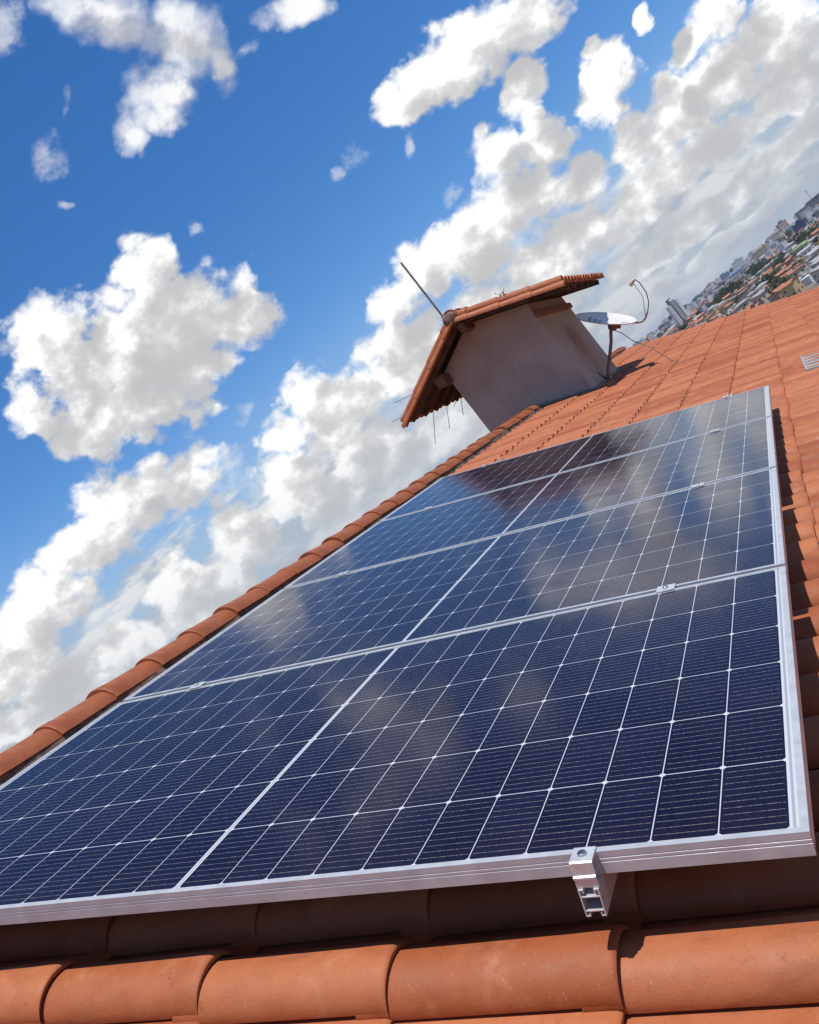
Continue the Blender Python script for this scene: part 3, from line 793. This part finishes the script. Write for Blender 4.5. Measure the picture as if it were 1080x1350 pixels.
# arm and receiver
e0_ = DW(ra * .55, 0, -dep * .75); e1_ = DW(ra + .03, 0, -.02); lnb = DW(.275, 0, .475)
k1 = DW(ra + .11, 0, .05); k2 = DW(ra + .105, 0, .22)
mb = MB(); mb.tube([e0_, e1_, DW(ra + .08, 0, .0), k1, DW(ra + .125, 0, .13)], .011, 8); Dp(mb.build('arm', M_DARKSTEEL, dish))
mb = MB(); mb.tube([k1, DW(ra + .04, .03, .30), lnb + side * .02], .0048, 6); Dp(mb.build('strut', M_GALV, dish))
mb = MB(); mb.tube([DW(ra + .125, 0, .13), DW(ra + .125, 0, .24), DW(ra + .08, 0, .36), DW(ra - .02, 0, .475), DW(.315, 0, .505), lnb + NRM * .02], .0062, 8); Dp(mb.build('cable', M_CABLE, dish))
ld = (DC - lnb).normalized()
mb = MB(); mb.tube([lnb - ld * .045, lnb - ld * .03, lnb + ld * .01, lnb + ld * .012, lnb + ld * .045, lnb + ld * .05], [.018, .024, .024, .034, .034, .028], 12); Dp(mb.build('receiver', M_LNB, dish))
c0 = hub - NRM * .05
cpts = [c0, c0 + Vector((.06, .02, -.10)), Vector((-.36, 10.95, .36)), Vector((-.22, 10.8, .17)), Vector((-.10, 10.6, roofz(-.10, -.14))), Vector((.04, 10.5, roofz(.04, -.19)))]
mb = MB(); mb.tube(cpts, .0055, 6); Dp(mb.build('cable', M_CABLE, dish))

# ------------------------------------------------------------------ terrain and the far city
def g_rel(d):                       # ground height relative to the camera against distance
    pts = ((0, -7.8), (30, -8.2), (120, -17), (300, -29), (500, -29.5), (700, -24.5), (900, -20), (1200, -13), (1500, -7.0), (2000, -2.2), (2500, 2.5), (3200, 4.0), (5000, 2.0), (9000, -6.0))
    for (a, p), (b, q) in zip(pts, pts[1:]):
        if d <= b: return p + (q - p) * (d - a) / (b - a)
    return pts[-1][1]
def terr(x, y):
    d = math.hypot(x - CAM.x, y - CAM.y)
    az = math.atan2(x - CAM.x, y - CAM.y)
    k = min(1, d / 600)
    w = k * (1.6 * math.sin(az * 17 + d * .004) + 1.1 * math.sin(az * 41 - d * .007))
    if d > 1000: w += (az * 57.3 + 1.5) * .35 * min(1, (d - 1000) / 1000) * (1 if abs(az) < .35 else .35 / abs(az))
    return CAM.z + g_rel(d) + w
def polar(azd, d): return CAM.x + d * math.sin(R(azd)), CAM.y + d * math.cos(R(azd))
ds = [0, 4, 9, 16, 30, 50, 80, 120, 170, 230, 300, 380, 460, 540, 620, 700, 800, 900, 1000, 1150, 1300, 1500, 1700, 2000, 2300, 2600, 3000, 3600, 4400, 5500, 7000, 9000]
NA = 160
gv = [(CAM.x, CAM.y, CAM.z - 7.8)]; gf = []
for i, d in enumerate(ds[1:]):
    for k in range(NA):
        x, y = polar(360 * k / NA, d); gv.append((x, y, terr(x, y)))
for k in range(NA): gf.append((0, 1 + (k + 1) % NA, 1 + k))
for i in range(len(ds) - 2):
    for k in range(NA):
        a = 1 + i * NA + k; b = 1 + i * NA + (k + 1) % NA
        gf.append((a, b, b + NA, a + NA))
def groundmat(t, p):
    o = ocoord(t)
    a = t.noise(o, .012, 6, .6); b = t.noise(o, .05, 4, .6)
    v = t.n('ShaderNodeTexVoronoi'); t.set(v.inputs['Vector'], o); v.inputs['Scale'].default_value = .06
    c = t.mix(t.rng(a, .42, .58), (.19, .15, .11, 1), (.07, .085, .04, 1))
    c = t.mix(t.m('MULTIPLY', t.rng(b, .45, .6), .6), c, (.22, .12, .08, 1))
    c = t.mix(t.m('MULTIPLY', t.sep(v.outputs['Color'])[0], .5), c, (.30, .26, .21, 1))
    hs = t.n('ShaderNodeHueSaturation'); hs.inputs['Saturation'].default_value = .85; hs.inputs['Value'].default_value = .85; t.set(hs.inputs['Color'], c)
    t.set(p.inputs['Base Color'], hs.outputs[0])
M_GROUND = mat('earth_and_scrub', fn=groundmat, rough=.95, spec=.1)
mb = MB(); mb.add(gv, gf)
tag(mb.build('ground', M_GROUND, None, 60), kind='structure')

def pl(name, c, am=.14, sc=.35): return mat(name, fn=wear(c, am, sc), rough=.9, spec=.2)
WALLS = [('cream', pl('cream_render', (.58, .52, .42))), ('grey', pl('grey_render', (.40, .40, .39))), ('white', pl('white_render', (.70, .69, .66))),
         ('beige', pl('beige_render', (.52, .44, .34))), ('pink', pl('pink_render', (.52, .36, .30))), ('bare brick', pl('raw_brick', (.34, .19, .13))),
         ('pale blue', pl('pale_blue_render', (.38, .46, .56))), ('ochre', pl('ochre_render', (.50, .36, .18)))]
ROOFS = [('orange tiled', pl('old_roof_tile', (.34, .145, .085), .25, .5)), ('brown tiled', pl('brown_roof_tile', (.24, .125, .085), .25, .5)),
         ('grey sheet', pl('fibre_cement_sheet', (.30, .29, .28), .2, .4)), ('pale metal', pl('pale_metal_sheet', (.34, .34, .335), .1, .3))]
M_WIN = mat('window_glass', (.05, .06, .075), .15, 0, .6)
M_SHUT = mat('dark_opening', (.045, .04, .038), .7)
def house_mesh(name, w, d, h, wallm, roofm, kind, seed, floors):
    r = random.Random(seed); mb = MB()
    mb.box((-w / 2, -d / 2, -2.5), (w / 2, d / 2, h), 0)
    ov = .5
    if kind == 'gable':
        rise = w * .5 * r.uniform(.3, .45)
        mb.prism([(-w / 2 - ov, h - ov * .3), (0, h + rise), (w / 2 + ov, h - ov * .3), (w / 2 + ov, h - ov * .3 + .25), (0, h + rise + .3), (-w / 2 - ov, h - ov * .3 + .25)], 1, -d / 2 - ov, d / 2 + ov, 1)
        mb.prism([(-w / 2 + .01, h - .02), (w / 2 - .01, h - .02), (0, h + rise - .06)], 1, -d / 2 + .01, d / 2 - .01, 0)
    elif kind == 'hip':
        rise = min(w, d) * .5 * r.uniform(.35, .5); q = max(0.2, d / 2 - w / 2)
        mb.add([(-w / 2 - ov, -d / 2 - ov, h + .01), (w / 2 + ov, -d / 2 - ov, h + .01), (w / 2 + ov, d / 2 + ov, h + .01), (-w / 2 - ov, d / 2 + ov, h + .01), (0, -q, h + rise), (0, q, h + rise)],
               [(3, 2, 1, 0), (0, 1, 4), (1, 2, 5, 4), (2, 3, 5), (3, 0, 4, 5)], 1)
    elif kind == 'shed':
        mb.prism([(-w / 2 - ov, h + .02), (w / 2 + ov, h + .02 + w * .14), (w / 2 + ov, h + .25 + w * .14), (-w / 2 - ov, h + .25)], 1, -d / 2 - ov, d / 2 + ov, 1)
        mb.prism([(-w / 2 + .02, h - .02), (w / 2 - .02, h - .02), (w / 2 - .02, h + w * .14 - .1)], 1, -d / 2 + .02, d / 2 - .02, 0)
    else:
        mb.box((-w / 2 - .15, -d / 2 - .15, h), (w / 2 + .15, d / 2 + .15, h + .35), 0)
        tx, ty = r.uniform(-.25, .25) * w, r.uniform(-.2, .2) * d
        mb.box((tx - 1.1, ty - 1.1, h + .352), (tx + 1.1, ty + 1.1, h + 2.0), 2)
    for f in range(floors):
        z = .9 + f * 3.0
        for sx in (-1, 1):
            n = max(1, int(d / 3.4))
            for i in range(n):
                if r.random() < .2: continue
                y = -d / 2 + d * (i + .5) / n; x = sx * (w / 2)
                xa, xb = sorted((x - sx * .3, x + sx * .03)); mb.box((xa, y - .6, z), (xb, y + .6, z + 1.25), 3)
        for sy in (-1, 1):
            n = max(1, int(w / 3.2))
            for i in range(n):
                if r.random() < .2: continue
                x = -w / 2 + w * (i + .5) / n; y = sy * (d / 2); hh = 2.1 if (f == 0 and i == 0) else 1.25
                ya_, yb_ = sorted((y - sy * .3, y + sy * .03)); mb.box((x - .6, ya_, z if hh < 2 else z - .85), (x + .6, yb_, z - (.85 if hh > 2 else 0) + hh), 3)
    o = mb.build(name, [wallm, roofm, WALLS[1][1], M_SHUT], None, 0)
    return o
def sit(o, azd, d, rz, s=1.0):
    x, y = polar(azd, d); o.location = (x, y, terr(x, y)); o.rotation_euler = (0, 0, rz); o.scale = (s, s, s)

taken = []
def free(azd, d, rad):
    x, y = polar(azd, d)
    return all((x - a) ** 2 + (y - b) ** 2 > (rad + c) ** 2 for a, b, c in taken)
def take(azd, d, rad):
    x, y = polar(azd, d); taken.append((x, y, rad))

# --- buildings one can tell apart
def part(mb, name, m, parent): return mb.build(name, m, parent, 0)
def window_grid(mb, axis, pos, sgn, a0, a1, z0, z1, nx, nz, wf=.5, hf=.5, mi=0):
    for i in range(nx):
        for k in range(nz):
            ca = a0 + (a1 - a0) * (i + .5) / nx; cz = z0 + (z1 - z0) * (k + .5) / nz
            wa = (a1 - a0) / nx * wf / 2; wz_ = (z1 - z0) / nz * hf / 2
            p0_, p1_ = sorted((pos - sgn * .25, pos + sgn * .04))
            if axis == 0: mb.box((p0_, ca - wa, cz - wz_), (p1_, ca + wa, cz + wz_), mi)
            else: mb.box((ca - wa, p0_, cz - wz_), (ca + wa, p1_, cz + wz_), mi)
def windows(root, axis, pos, sgn, a0, a1, z0, z1, nx, nz, wf=.5, hf=.5, m=None):
    wa = (a1 - a0) / nx * wf / 2; wz_ = (z1 - z0) / nz * hf / 2; mb = MB()
    p0_, p1_ = sorted((-sgn * .25, sgn * .04))
    if axis == 0: mb.box((p0_, -wa, -wz_), (p1_, wa, wz_))
    else: mb.box((-wa, p0_, -wz_), (wa, p1_, wz_))
    o = mb.build('window', m or M_SHUT, root, 0); first_ = True
    for i in range(nx):
        for k in range(nz):
            if not first_: o = o.copy(); COL.objects.link(o)
            first_ = False; ca = a0 + (a1 - a0) * (i + .5) / nx; cz = z0 + (z1 - z0) * (k + .5) / nz
            o.location = (pos, ca, cz) if axis == 0 else (ca, pos, cz)
def block(name, azd, d, w, dp, h, wallm, label, cat, nx, nz, rz=0, rooftop=None, roofm=None, wf=.5, hf=.5):
    root = empty(name, label=label, cat=cat); sit(root, azd, d, rz); take(azd, d, max(w, dp) * .62)
    mb = MB(); mb.box((-w / 2, -dp / 2, -4), (w / 2, dp / 2, h)); part(mb, 'wall', wallm, root)
    windows(root, 1, -dp / 2, -1, -w / 2 + .8, w / 2 - .8, 1, h - .6, nx, nz, wf, hf)
    ny = max(1, int(nx * dp / w * .6))
    for sg in (1, -1): windows(root, 0, sg * w / 2, sg, -dp / 2 + .8, dp / 2 - .8, 1, h - .6, ny, nz, wf, hf)
    if rooftop == 'gable':
        mb = MB(); mb.prism([(-w / 2 - 1, h + .02), (w / 2 + 1, h + .02), (0, h + w * .18)], 1, -dp / 2 - 1, dp / 2 + 1); part(mb, 'roof', roofm, root)
    elif rooftop == 'slab':
        mb = MB(); mb.box((-w / 2 - .8, -dp / 2 - .8, h + .01), (w / 2 + .8, dp / 2 + .8, h + 1.1)); part(mb, 'roof', roofm or wallm, root)
    else:
        mb = MB(); mb.box((-w / 2 - .2, -dp / 2 - .2, h + .01), (w / 2 + .2, dp / 2 + .2, h + .6)); mb.box((-w * .18, -dp * .2, h + .61), (w * .2, dp * .25, h + 3.2)); part(mb, 'roof', roofm or wallm, root)
    return root
M_NAVY = pl('navy_cladding', (.055, .07, .17)); M_DKGREY = pl('dark_concrete', (.13, .14, .155)); M_STEELB = pl('steel_blue_glass', (.17, .22, .30))
M_PALE = pl('pale_tower_render', (.60, .60, .58)); M_MIDG = pl('mid_grey_render', (.34, .345, .35)); M_GREEN = pl('green_sheet', (.09, .24, .14)); M_YG = pl('yellow_green_render', (.52, .56, .27))
M_YEL = pl('yellow_render', (.62, .42, .08)); M_RED = pl('red_sheet', (.33, .07, .06))
# the tall tower: three upright slabs with dark slots between
tw = empty('apartment_tower', label='tall pale apartment tower of upright slabs standing alone beyond the roof edge', cat='tower')
sit(tw, -5.06, 1200, R(18)); take(-5.06, 1200, 14)
H = 36.5
mb = MB(); mb.box((-8, -6, -4), (-3.6, 6, H - 5)); part(mb, 'pale_slab', M_PALE, tw)
mb = MB(); mb.box((-1.9, -7, -4), (2.6, 7, H - 1.0)); part(mb, 'middle_slab', M_MIDG, tw)
mb = MB(); mb.box((4.0, -6, -4), (7.2, 6, H - 3)); part(mb, 'pale_slab', M_PALE, tw)
mb = MB(); mb.box((-3.6, -5, -4), (-1.9, 5, H + 1.2)); mb.box((2.6, -5, -4), (4.0, 5, H - 1.5)); mb.box((-3.5, -4.9, H + 1.21), (1.5, 4.9, H + 2.6)); part(mb, 'dark_core', M_DKGREY, tw)
windows(tw, 1, -6, -1, -7.6, -4.0, 2, H - 6, 2, 11, .45, .5, M_WIN); windows(tw, 1, -7, -1, -1.6, 2.3, 2, H - 2, 2, 12, .4, .45, M_WIN); windows(tw, 0, -8, -1, -5, 5, 2, H - 6, 2, 11, .4, .45, M_WIN)
block('office_block', 2.72, 1235, 15, 14, 15.5, M_NAVY, 'dark navy box-shaped building with white edge stripes near the right edge of the skyline', 'office block', 5, 5, R(-20))
block('apartment_block', 2.0, 1560, 13, 13, 24, WALLS[4][1], 'tallest pinkish block rising above the skyline left of the navy building', 'apartment block', 4, 7, R(15), None, M_DKGREY)
block('apartment_block', -2.27, 1800, 5.2, 12, 19, WALLS[2][1], 'narrow bright white building at the skyline right of the tall tower', 'apartment block', 2, 5, R(10))
block('office_block', -1.98, 1830, 22, 14, 17, M_STEELB, 'steel blue building joined to the right of the narrow white one', 'office block', 6, 5, R(10))
block('apartment_block', -1.35, 1340, 34, 12, 12.5, WALLS[6][1], 'long pale blue block of flats above the grey warehouse', 'apartment block', 10, 4, R(-14))
block('warehouse', 2.05, 900, 13, 15, 4.5, WALLS[2][1], 'warehouse with a bright green sheet roof below the navy building', 'warehouse', 5, 1, R(-30), 'gable', M_GREEN)
block('corner_house', 1.98, 800, 11, 11, 8.2, M_YG, 'yellow-green two-storey house below the green-roofed warehouse', 'house', 3, 2, R(-25), 'slab')
block('warehouse', -2.65, 1450, 48, 16, 10, M_DKGREY, 'long dark grey warehouse right of the tall tower', 'warehouse', 12, 1, R(-8), 'slab', M_MIDG)
block('long_hall', .72, 915, 27, 11, 7.5, WALLS[3][1], 'long hall with a bright white sheet roof in the middle of the far city', 'hall', 7, 2, R(-35), 'slab', ROOFS[3][1])
block('corner_house', -.17, 1210, 14, 10, 6, M_YEL, 'yellow house beside a dark tree in the far city', 'house', 4, 2, R(-20), 'gable', ROOFS[1][1])
block('apartment_block', .35, 1430, 23, 14, 15, WALLS[3][1], 'broad beige block of flats under the middle of the skyline', 'apartment block', 6, 5, R(-15))
block('apartment_block', 1.55, 1530, 21, 13, 17, WALLS[0][1], 'broad cream block of flats left of the navy building', 'apartment block', 6, 5, R(-12))
block('office_block', 3.95, 2150, 34, 20, 24, M_DKGREY, 'dark building with a red roof at the right end of the skyline', 'office block', 9, 7, R(-5), 'slab', M_RED)
block('office_block', 3.2, 1700, 20, 14, 19, M_MIDG, 'grey office block with a red roof behind the navy building', 'office block', 6, 5, R(20), 'slab', M_RED)
block('office_block', -4.25, 1560, 17, 15, 14, M_NAVY, 'dark blue glass block just right of the tall tower', 'office block', 5, 4, R(12))
block('office_block', -6.0, 1750, 14, 12, 13, M_STEELB, 'dark glass block left of the tall tower', 'office block', 4, 4, R(5))
block('apartment_block', -5.6, 1420, 26, 14, 9.5, WALLS[1][1], 'low wide grey block left of the foot of the tall tower', 'apartment block', 8, 3, R(24))
bx, by = polar(3.9, 2140)
am = empty('radio_mast', (bx, by, terr(bx, by)), label='thin radio mast sticking up over the right end of the skyline', cat='radio mast')
mb = MB(); mb.tube([(0, 0, -2), (0, 0, 45)], [.7, .35], 6); part(mb, 'pole', M_DKGREY, am)
mb = MB(); mb.tube([(-1.6, 0, 44), (1.6, 0, 44)], 1.0, 6); part(mb, 'antenna_head', M_DKGREY, am)

# --- trees
def leafmat(t, p, k=1.0):
    a = t.n('ShaderNodeAttribute', attribute_name='tone').outputs['Fac']
    t.set(p.inputs['Base Color'], t.mix(a, (.018 * k, .032 * k, .012, 1), (.065 * k, .088 * k, .030, 1)))
M_CROWN = mat('tree_foliage', fn=leafmat, rough=.7, spec=.2)
M_BARK = mat('bark', fn=wear((.10, .075, .055), .3, 2), rough=.9)
def crown_mesh(seed, w, h, n=900, leaf=.75):
    g = np.random.default_rng(seed); cl = g.normal(0, 1, (13, 3)) * (w * .26, w * .26, h * .2); cl[:, 2] += h * .55; rad = g.uniform(.16, .27, 13) * w
    V = []; F = []; tn = []
    for i in range(n):
        c = g.integers(0, 13); v = g.normal(0, 1, 3); v /= np.linalg.norm(v); p = cl[c] + v * rad[c] * g.uniform(.55, 1.0) ** .5 * (1, 1, .8)
        a = g.normal(0, 1, 3); a /= np.linalg.norm(a); b = np.cross(a, g.normal(0, 1, 3)); b /= np.linalg.norm(b); s = leaf * g.uniform(.6, 1.3)
        k = len(V); V += [tuple(p + a * s), tuple(p + b * s * .6), tuple(p - a * s), tuple(p - b * s * .6)]; F.append((k, k + 1, k + 2, k + 3))
        tn += [min(1, max(0, .5 + g.normal(0, .28) + (c % 4 - 1.5) * .1))] * 4
    me = bpy.data.meshes.new('crown'); me.from_pydata(V, [], F); me.materials.append(M_CROWN)
    at = me.attributes.new('tone', 'FLOAT', 'POINT'); at.data.foreach_set('value', tn); return me
CROWNS = [crown_mesh(40 + i, w, h) for i, (w, h) in enumerate(((11, 9), (14, 10), (9, 11), (16, 11)))]
def trunk_mesh(h):
    mb = MB(); mb.tube([(0, 0, -1.5), (.1, 0, h * .3), (0, .15, h * .65)], [.45, .32, .18], 8)
    for a in (0, 2.1, 4.2): mb.tube([(0, 0, h * .3), (math.cos(a) * h * .2, math.sin(a) * h * .2, h * .62)], [.22, .08], 6)
    return mb
TR = [trunk_mesh(h).build('trunk', M_BARK) for h in (9, 11)]
TRM = [o.data for o in TR]
for o in TR: bpy.data.objects.remove(o)
rt_ = random.Random(21)
def tree(azd, d, s, label, group=None, i=None):
    i = rt_.randrange(4) if i is None else i
    root = empty('tree', label=label, cat='tree', group=group); sit(root, azd, d, rt_.uniform(0, 6.28), s)
    for nm, me_ in (('trunk', TRM[i % 2]), ('crown', CROWNS[i])):
        o = bpy.data.objects.new(nm, me_); COL.objects.link(o); o.parent = root
    take(azd, d, 3.5 * s)
for k, (a, d, s, lab) in enumerate(((-.62, 1120, 1.5, 'large dark tree beside the yellow house'), (-.45, 1100, 1.25, 'dark tree touching the large one beside the yellow house'), (-1.74, 1060, 1.35, 'broad tree in front of the pale blue block of flats'),
        (-2.4, 1080, 1.2, 'bright green tree left of the pale blue block, right of the tall tower'), (-2.9, 1060, 1.1, 'green tree nearest to the foot of the tall tower'), (2.62, 930, 1.5, 'dense tree right of the green-roofed warehouse'),
        (2.9, 905, 1.2, 'tree at the right edge below the navy building'), (2.0, 1330, 1.3, 'tree between the cream block of flats and the navy building'), (.17, 560, 1.0, 'low bright tree peeping over the edge of the big roof'),
        (-.7, 720, 1.0, 'round tree among the nearer houses of the far city'), (-1.6, 900, .9, 'small tree left of the round one in the far city'), (1.0, 1020, 1.0, 'tree behind the long white-roofed hall'))):
    tree(a, d, s, lab)
placed = 0
while placed < 85:
    a = rt_.uniform(-9, 6); d = rt_.choice((rt_.uniform(560, 1100), rt_.uniform(900, 1900)))
    if not free(a, d, 5): continue
    tree(a, d, rt_.uniform(.55, .95), 'one of the many small dark trees scattered between the houses of the far city', 'trees scattered through the far city'); placed += 1

# --- the mass of small houses: each kind modelled once, then copied
protos = []
rp = random.Random(5)
kinds = ['gable', 'gable', 'hip', 'shed', 'flat', 'gable']
for i in range(26):
    wn_, wm = WALLS[rp.choice((0, 0, 1, 2, 2, 3, 3, 4, 5, 5, 6, 7))]; rn, rm = ROOFS[rp.choice((0, 0, 0, 1, 1, 2, 2, 3))]; kd = kinds[i % 6]
    fl_ = rp.choice((1, 1, 1, 2, 2)); w, d = rp.uniform(5.0, 8), rp.uniform(6, 10.5)
    o = house_mesh('small_house', w, d, .6 + 3.0 * fl_, wm, rm, kd, i, fl_)
    st_ = ('single-storey', 'two-storey', 'three-storey')[fl_ - 1]
    lab = f'{st_} {wn_} house with a ' + ('flat roof and rooftop water tank' if kd == 'flat' else f'{rn} {"hipped" if kd == "hip" else "lean-to" if kd == "shed" else "gabled"} roof') + ' among the far houses'
    tag(o, lab, 'house', f'{st_} {wn_} houses of the far city'); protos.append([o, False])
n_h = 0; d = 510.0
while d < 1130 and n_h < 292:
    step = 13.0 + (d - 480) * .008
    a = -5.2 + rp.uniform(0, 1)
    while a < 3.8 and n_h < 292:
        dd = d + rp.uniform(-4, 4)
        if rp.random() < .84 and (a > -.5 or dd > 545) and free(a, dd, 4.6):
            pr = rp.choice(protos); o = pr[0]
            if pr[1]: o = o.copy(); COL.objects.link(o)
            pr[1] = True
            sit(o, a, dd, R(rp.choice((0, 90)) + rp.choice((-28, 22, -35, 40)) + rp.uniform(-6, 6)), rp.uniform(.85, 1.15)); take(a, dd, 4.2); n_h += 1
        a += math.degrees((10.5 + rp.uniform(0, 5)) / dd)
    d += step
for pr in protos:
    if not pr[1]: bpy.data.objects.remove(pr[0])
# mid-rise blocks behind
mids = []
for i in range(12):
    wn_, wm = WALLS[rp.choice((0, 1, 1, 2, 2, 3, 6))] if i % 4 else ('dark grey', M_DKGREY)
    w, dp, h = rp.uniform(10, 22), rp.uniform(9, 15), rp.uniform(9, 21)
    mb = MB(); mb.box((-w / 2, -dp / 2, -4), (w / 2, dp / 2, h), 0); mb.box((-w / 2 - .2, -dp / 2 - .2, h + .01), (w / 2 + .2, dp / 2 + .2, h + .5), 0); mb.box((-w * .2, -dp * .25, h + .51), (w * .15, dp * .2, h + 3), 1)
    nz = int(h / 3); nx = max(3, int(w / 3)); window_grid(mb, 1, -dp / 2, -1, -w / 2 + .6, w / 2 - .6, .8, h - .4, nx, nz, .5, .48, 2)
    window_grid(mb, 0, w / 2, 1, -dp / 2 + .6, dp / 2 - .6, .8, h - .4, max(2, int(dp / 3)), nz, .5, .48, 2); window_grid(mb, 0, -w / 2, -1, -dp / 2 + .6, dp / 2 - .6, .8, h - .4, max(2, int(dp / 3)), nz, .5, .48, 2)
    o = mb.build('city_block', [wm, M_MIDG, M_SHUT], None, 0)
    tag(o, f'distant {"low" if h < 13 else "mid-height"} {wn_} block of {nz} storeys in the mass of the skyline', 'city block', f'{wn_} blocks massed below the skyline'); mids.append([o, False])
n_m = 0
while n_m < 230:
    d = rp.choice((rp.uniform(1130, 1700), rp.uniform(1500, 2700))); a = rp.uniform(-9.5, 6.5)
    if not free(a, d, 7.5): continue
    pr = rp.choice(mids); o = pr[0]
    if pr[1]: o = o.copy(); COL.objects.link(o)
    pr[1] = True; sit(o, a, d, R(rp.choice((0, 90)) + rp.uniform(-40, 40)), rp.uniform(.7, 1.1) * (.75 if d < 1700 else 1)); take(a, d, 8.5); n_m += 1
# farther fill, too many and too small to count
mb = MB()
for i in range(5200):
    if i < 1500:
        d = rp.uniform(1130, 3000); a = rp.uniform(-13, 10)
        if not free(a, d, 5): continue
    else:                                       # the same city to both sides, outside the photo's field
        d = 330 + 2400 * rp.random() ** 1.6; a = rp.choice((rp.uniform(-80, -10), rp.uniform(-80, -10), rp.uniform(7, 60)))
    x, y = polar(a, d); z = terr(x, y); w, dp, h = rp.uniform(7, 14), rp.uniform(7, 12), rp.uniform(3.5, 8); t_ = rp.uniform(0, 3.14); c, s_ = math.cos(t_), math.sin(t_)
    mi = rp.choice((0, 1, 2, 3)); b0 = len(mb.V)
    mb.box((-w / 2, -dp / 2, -3), (w / 2, dp / 2, h), mi); mb.prism([(-w / 2 - .4, h + .02), (w / 2 + .4, h + .02), (0, h + w * .2)], 1, -dp / 2 - .4, dp / 2 + .4, rp.choice((4, 4, 5, 6, 7)))
    for k in range(b0, len(mb.V)):
        px, py, pz = mb.V[k]; mb.V[k] = (x + px * c - py * s_, y + px * s_ + py * c, z + pz)
    if i < 1500: taken.append((x, y, 4))
o = mb.build('far_houses', [WALLS[0][1], WALLS[1][1], WALLS[2][1], WALLS[3][1], ROOFS[0][1], ROOFS[1][1], ROOFS[2][1], ROOFS[3][1]], None, 0)
tag(o, 'mass of tiny far houses filling the city up to the skyline', 'houses', kind='stuff')

# ------------------------------------------------------------------ air between here and the city
hm = bpy.data.materials.new('thin_haze'); hm.use_nodes = True
ht = hm.node_tree; ht.nodes.clear()
ho = ht.nodes.new('ShaderNodeOutputMaterial'); pv = ht.nodes.new('ShaderNodeVolumePrincipled')
pv.inputs['Color'].default_value = (.82, .90, 1.0, 1); pv.inputs['Density'].default_value = HAZE; pv.inputs['Anisotropy'].default_value = .2
ht.links.new(pv.outputs[0], ho.inputs['Volume'])
mb = MB(); mb.box((-9300, -9300, -60), (9300, 9300, 80))
tag(mb.build('haze', hm, None, 0), 'thin pale air that fades the far city', 'haze', kind='stuff')
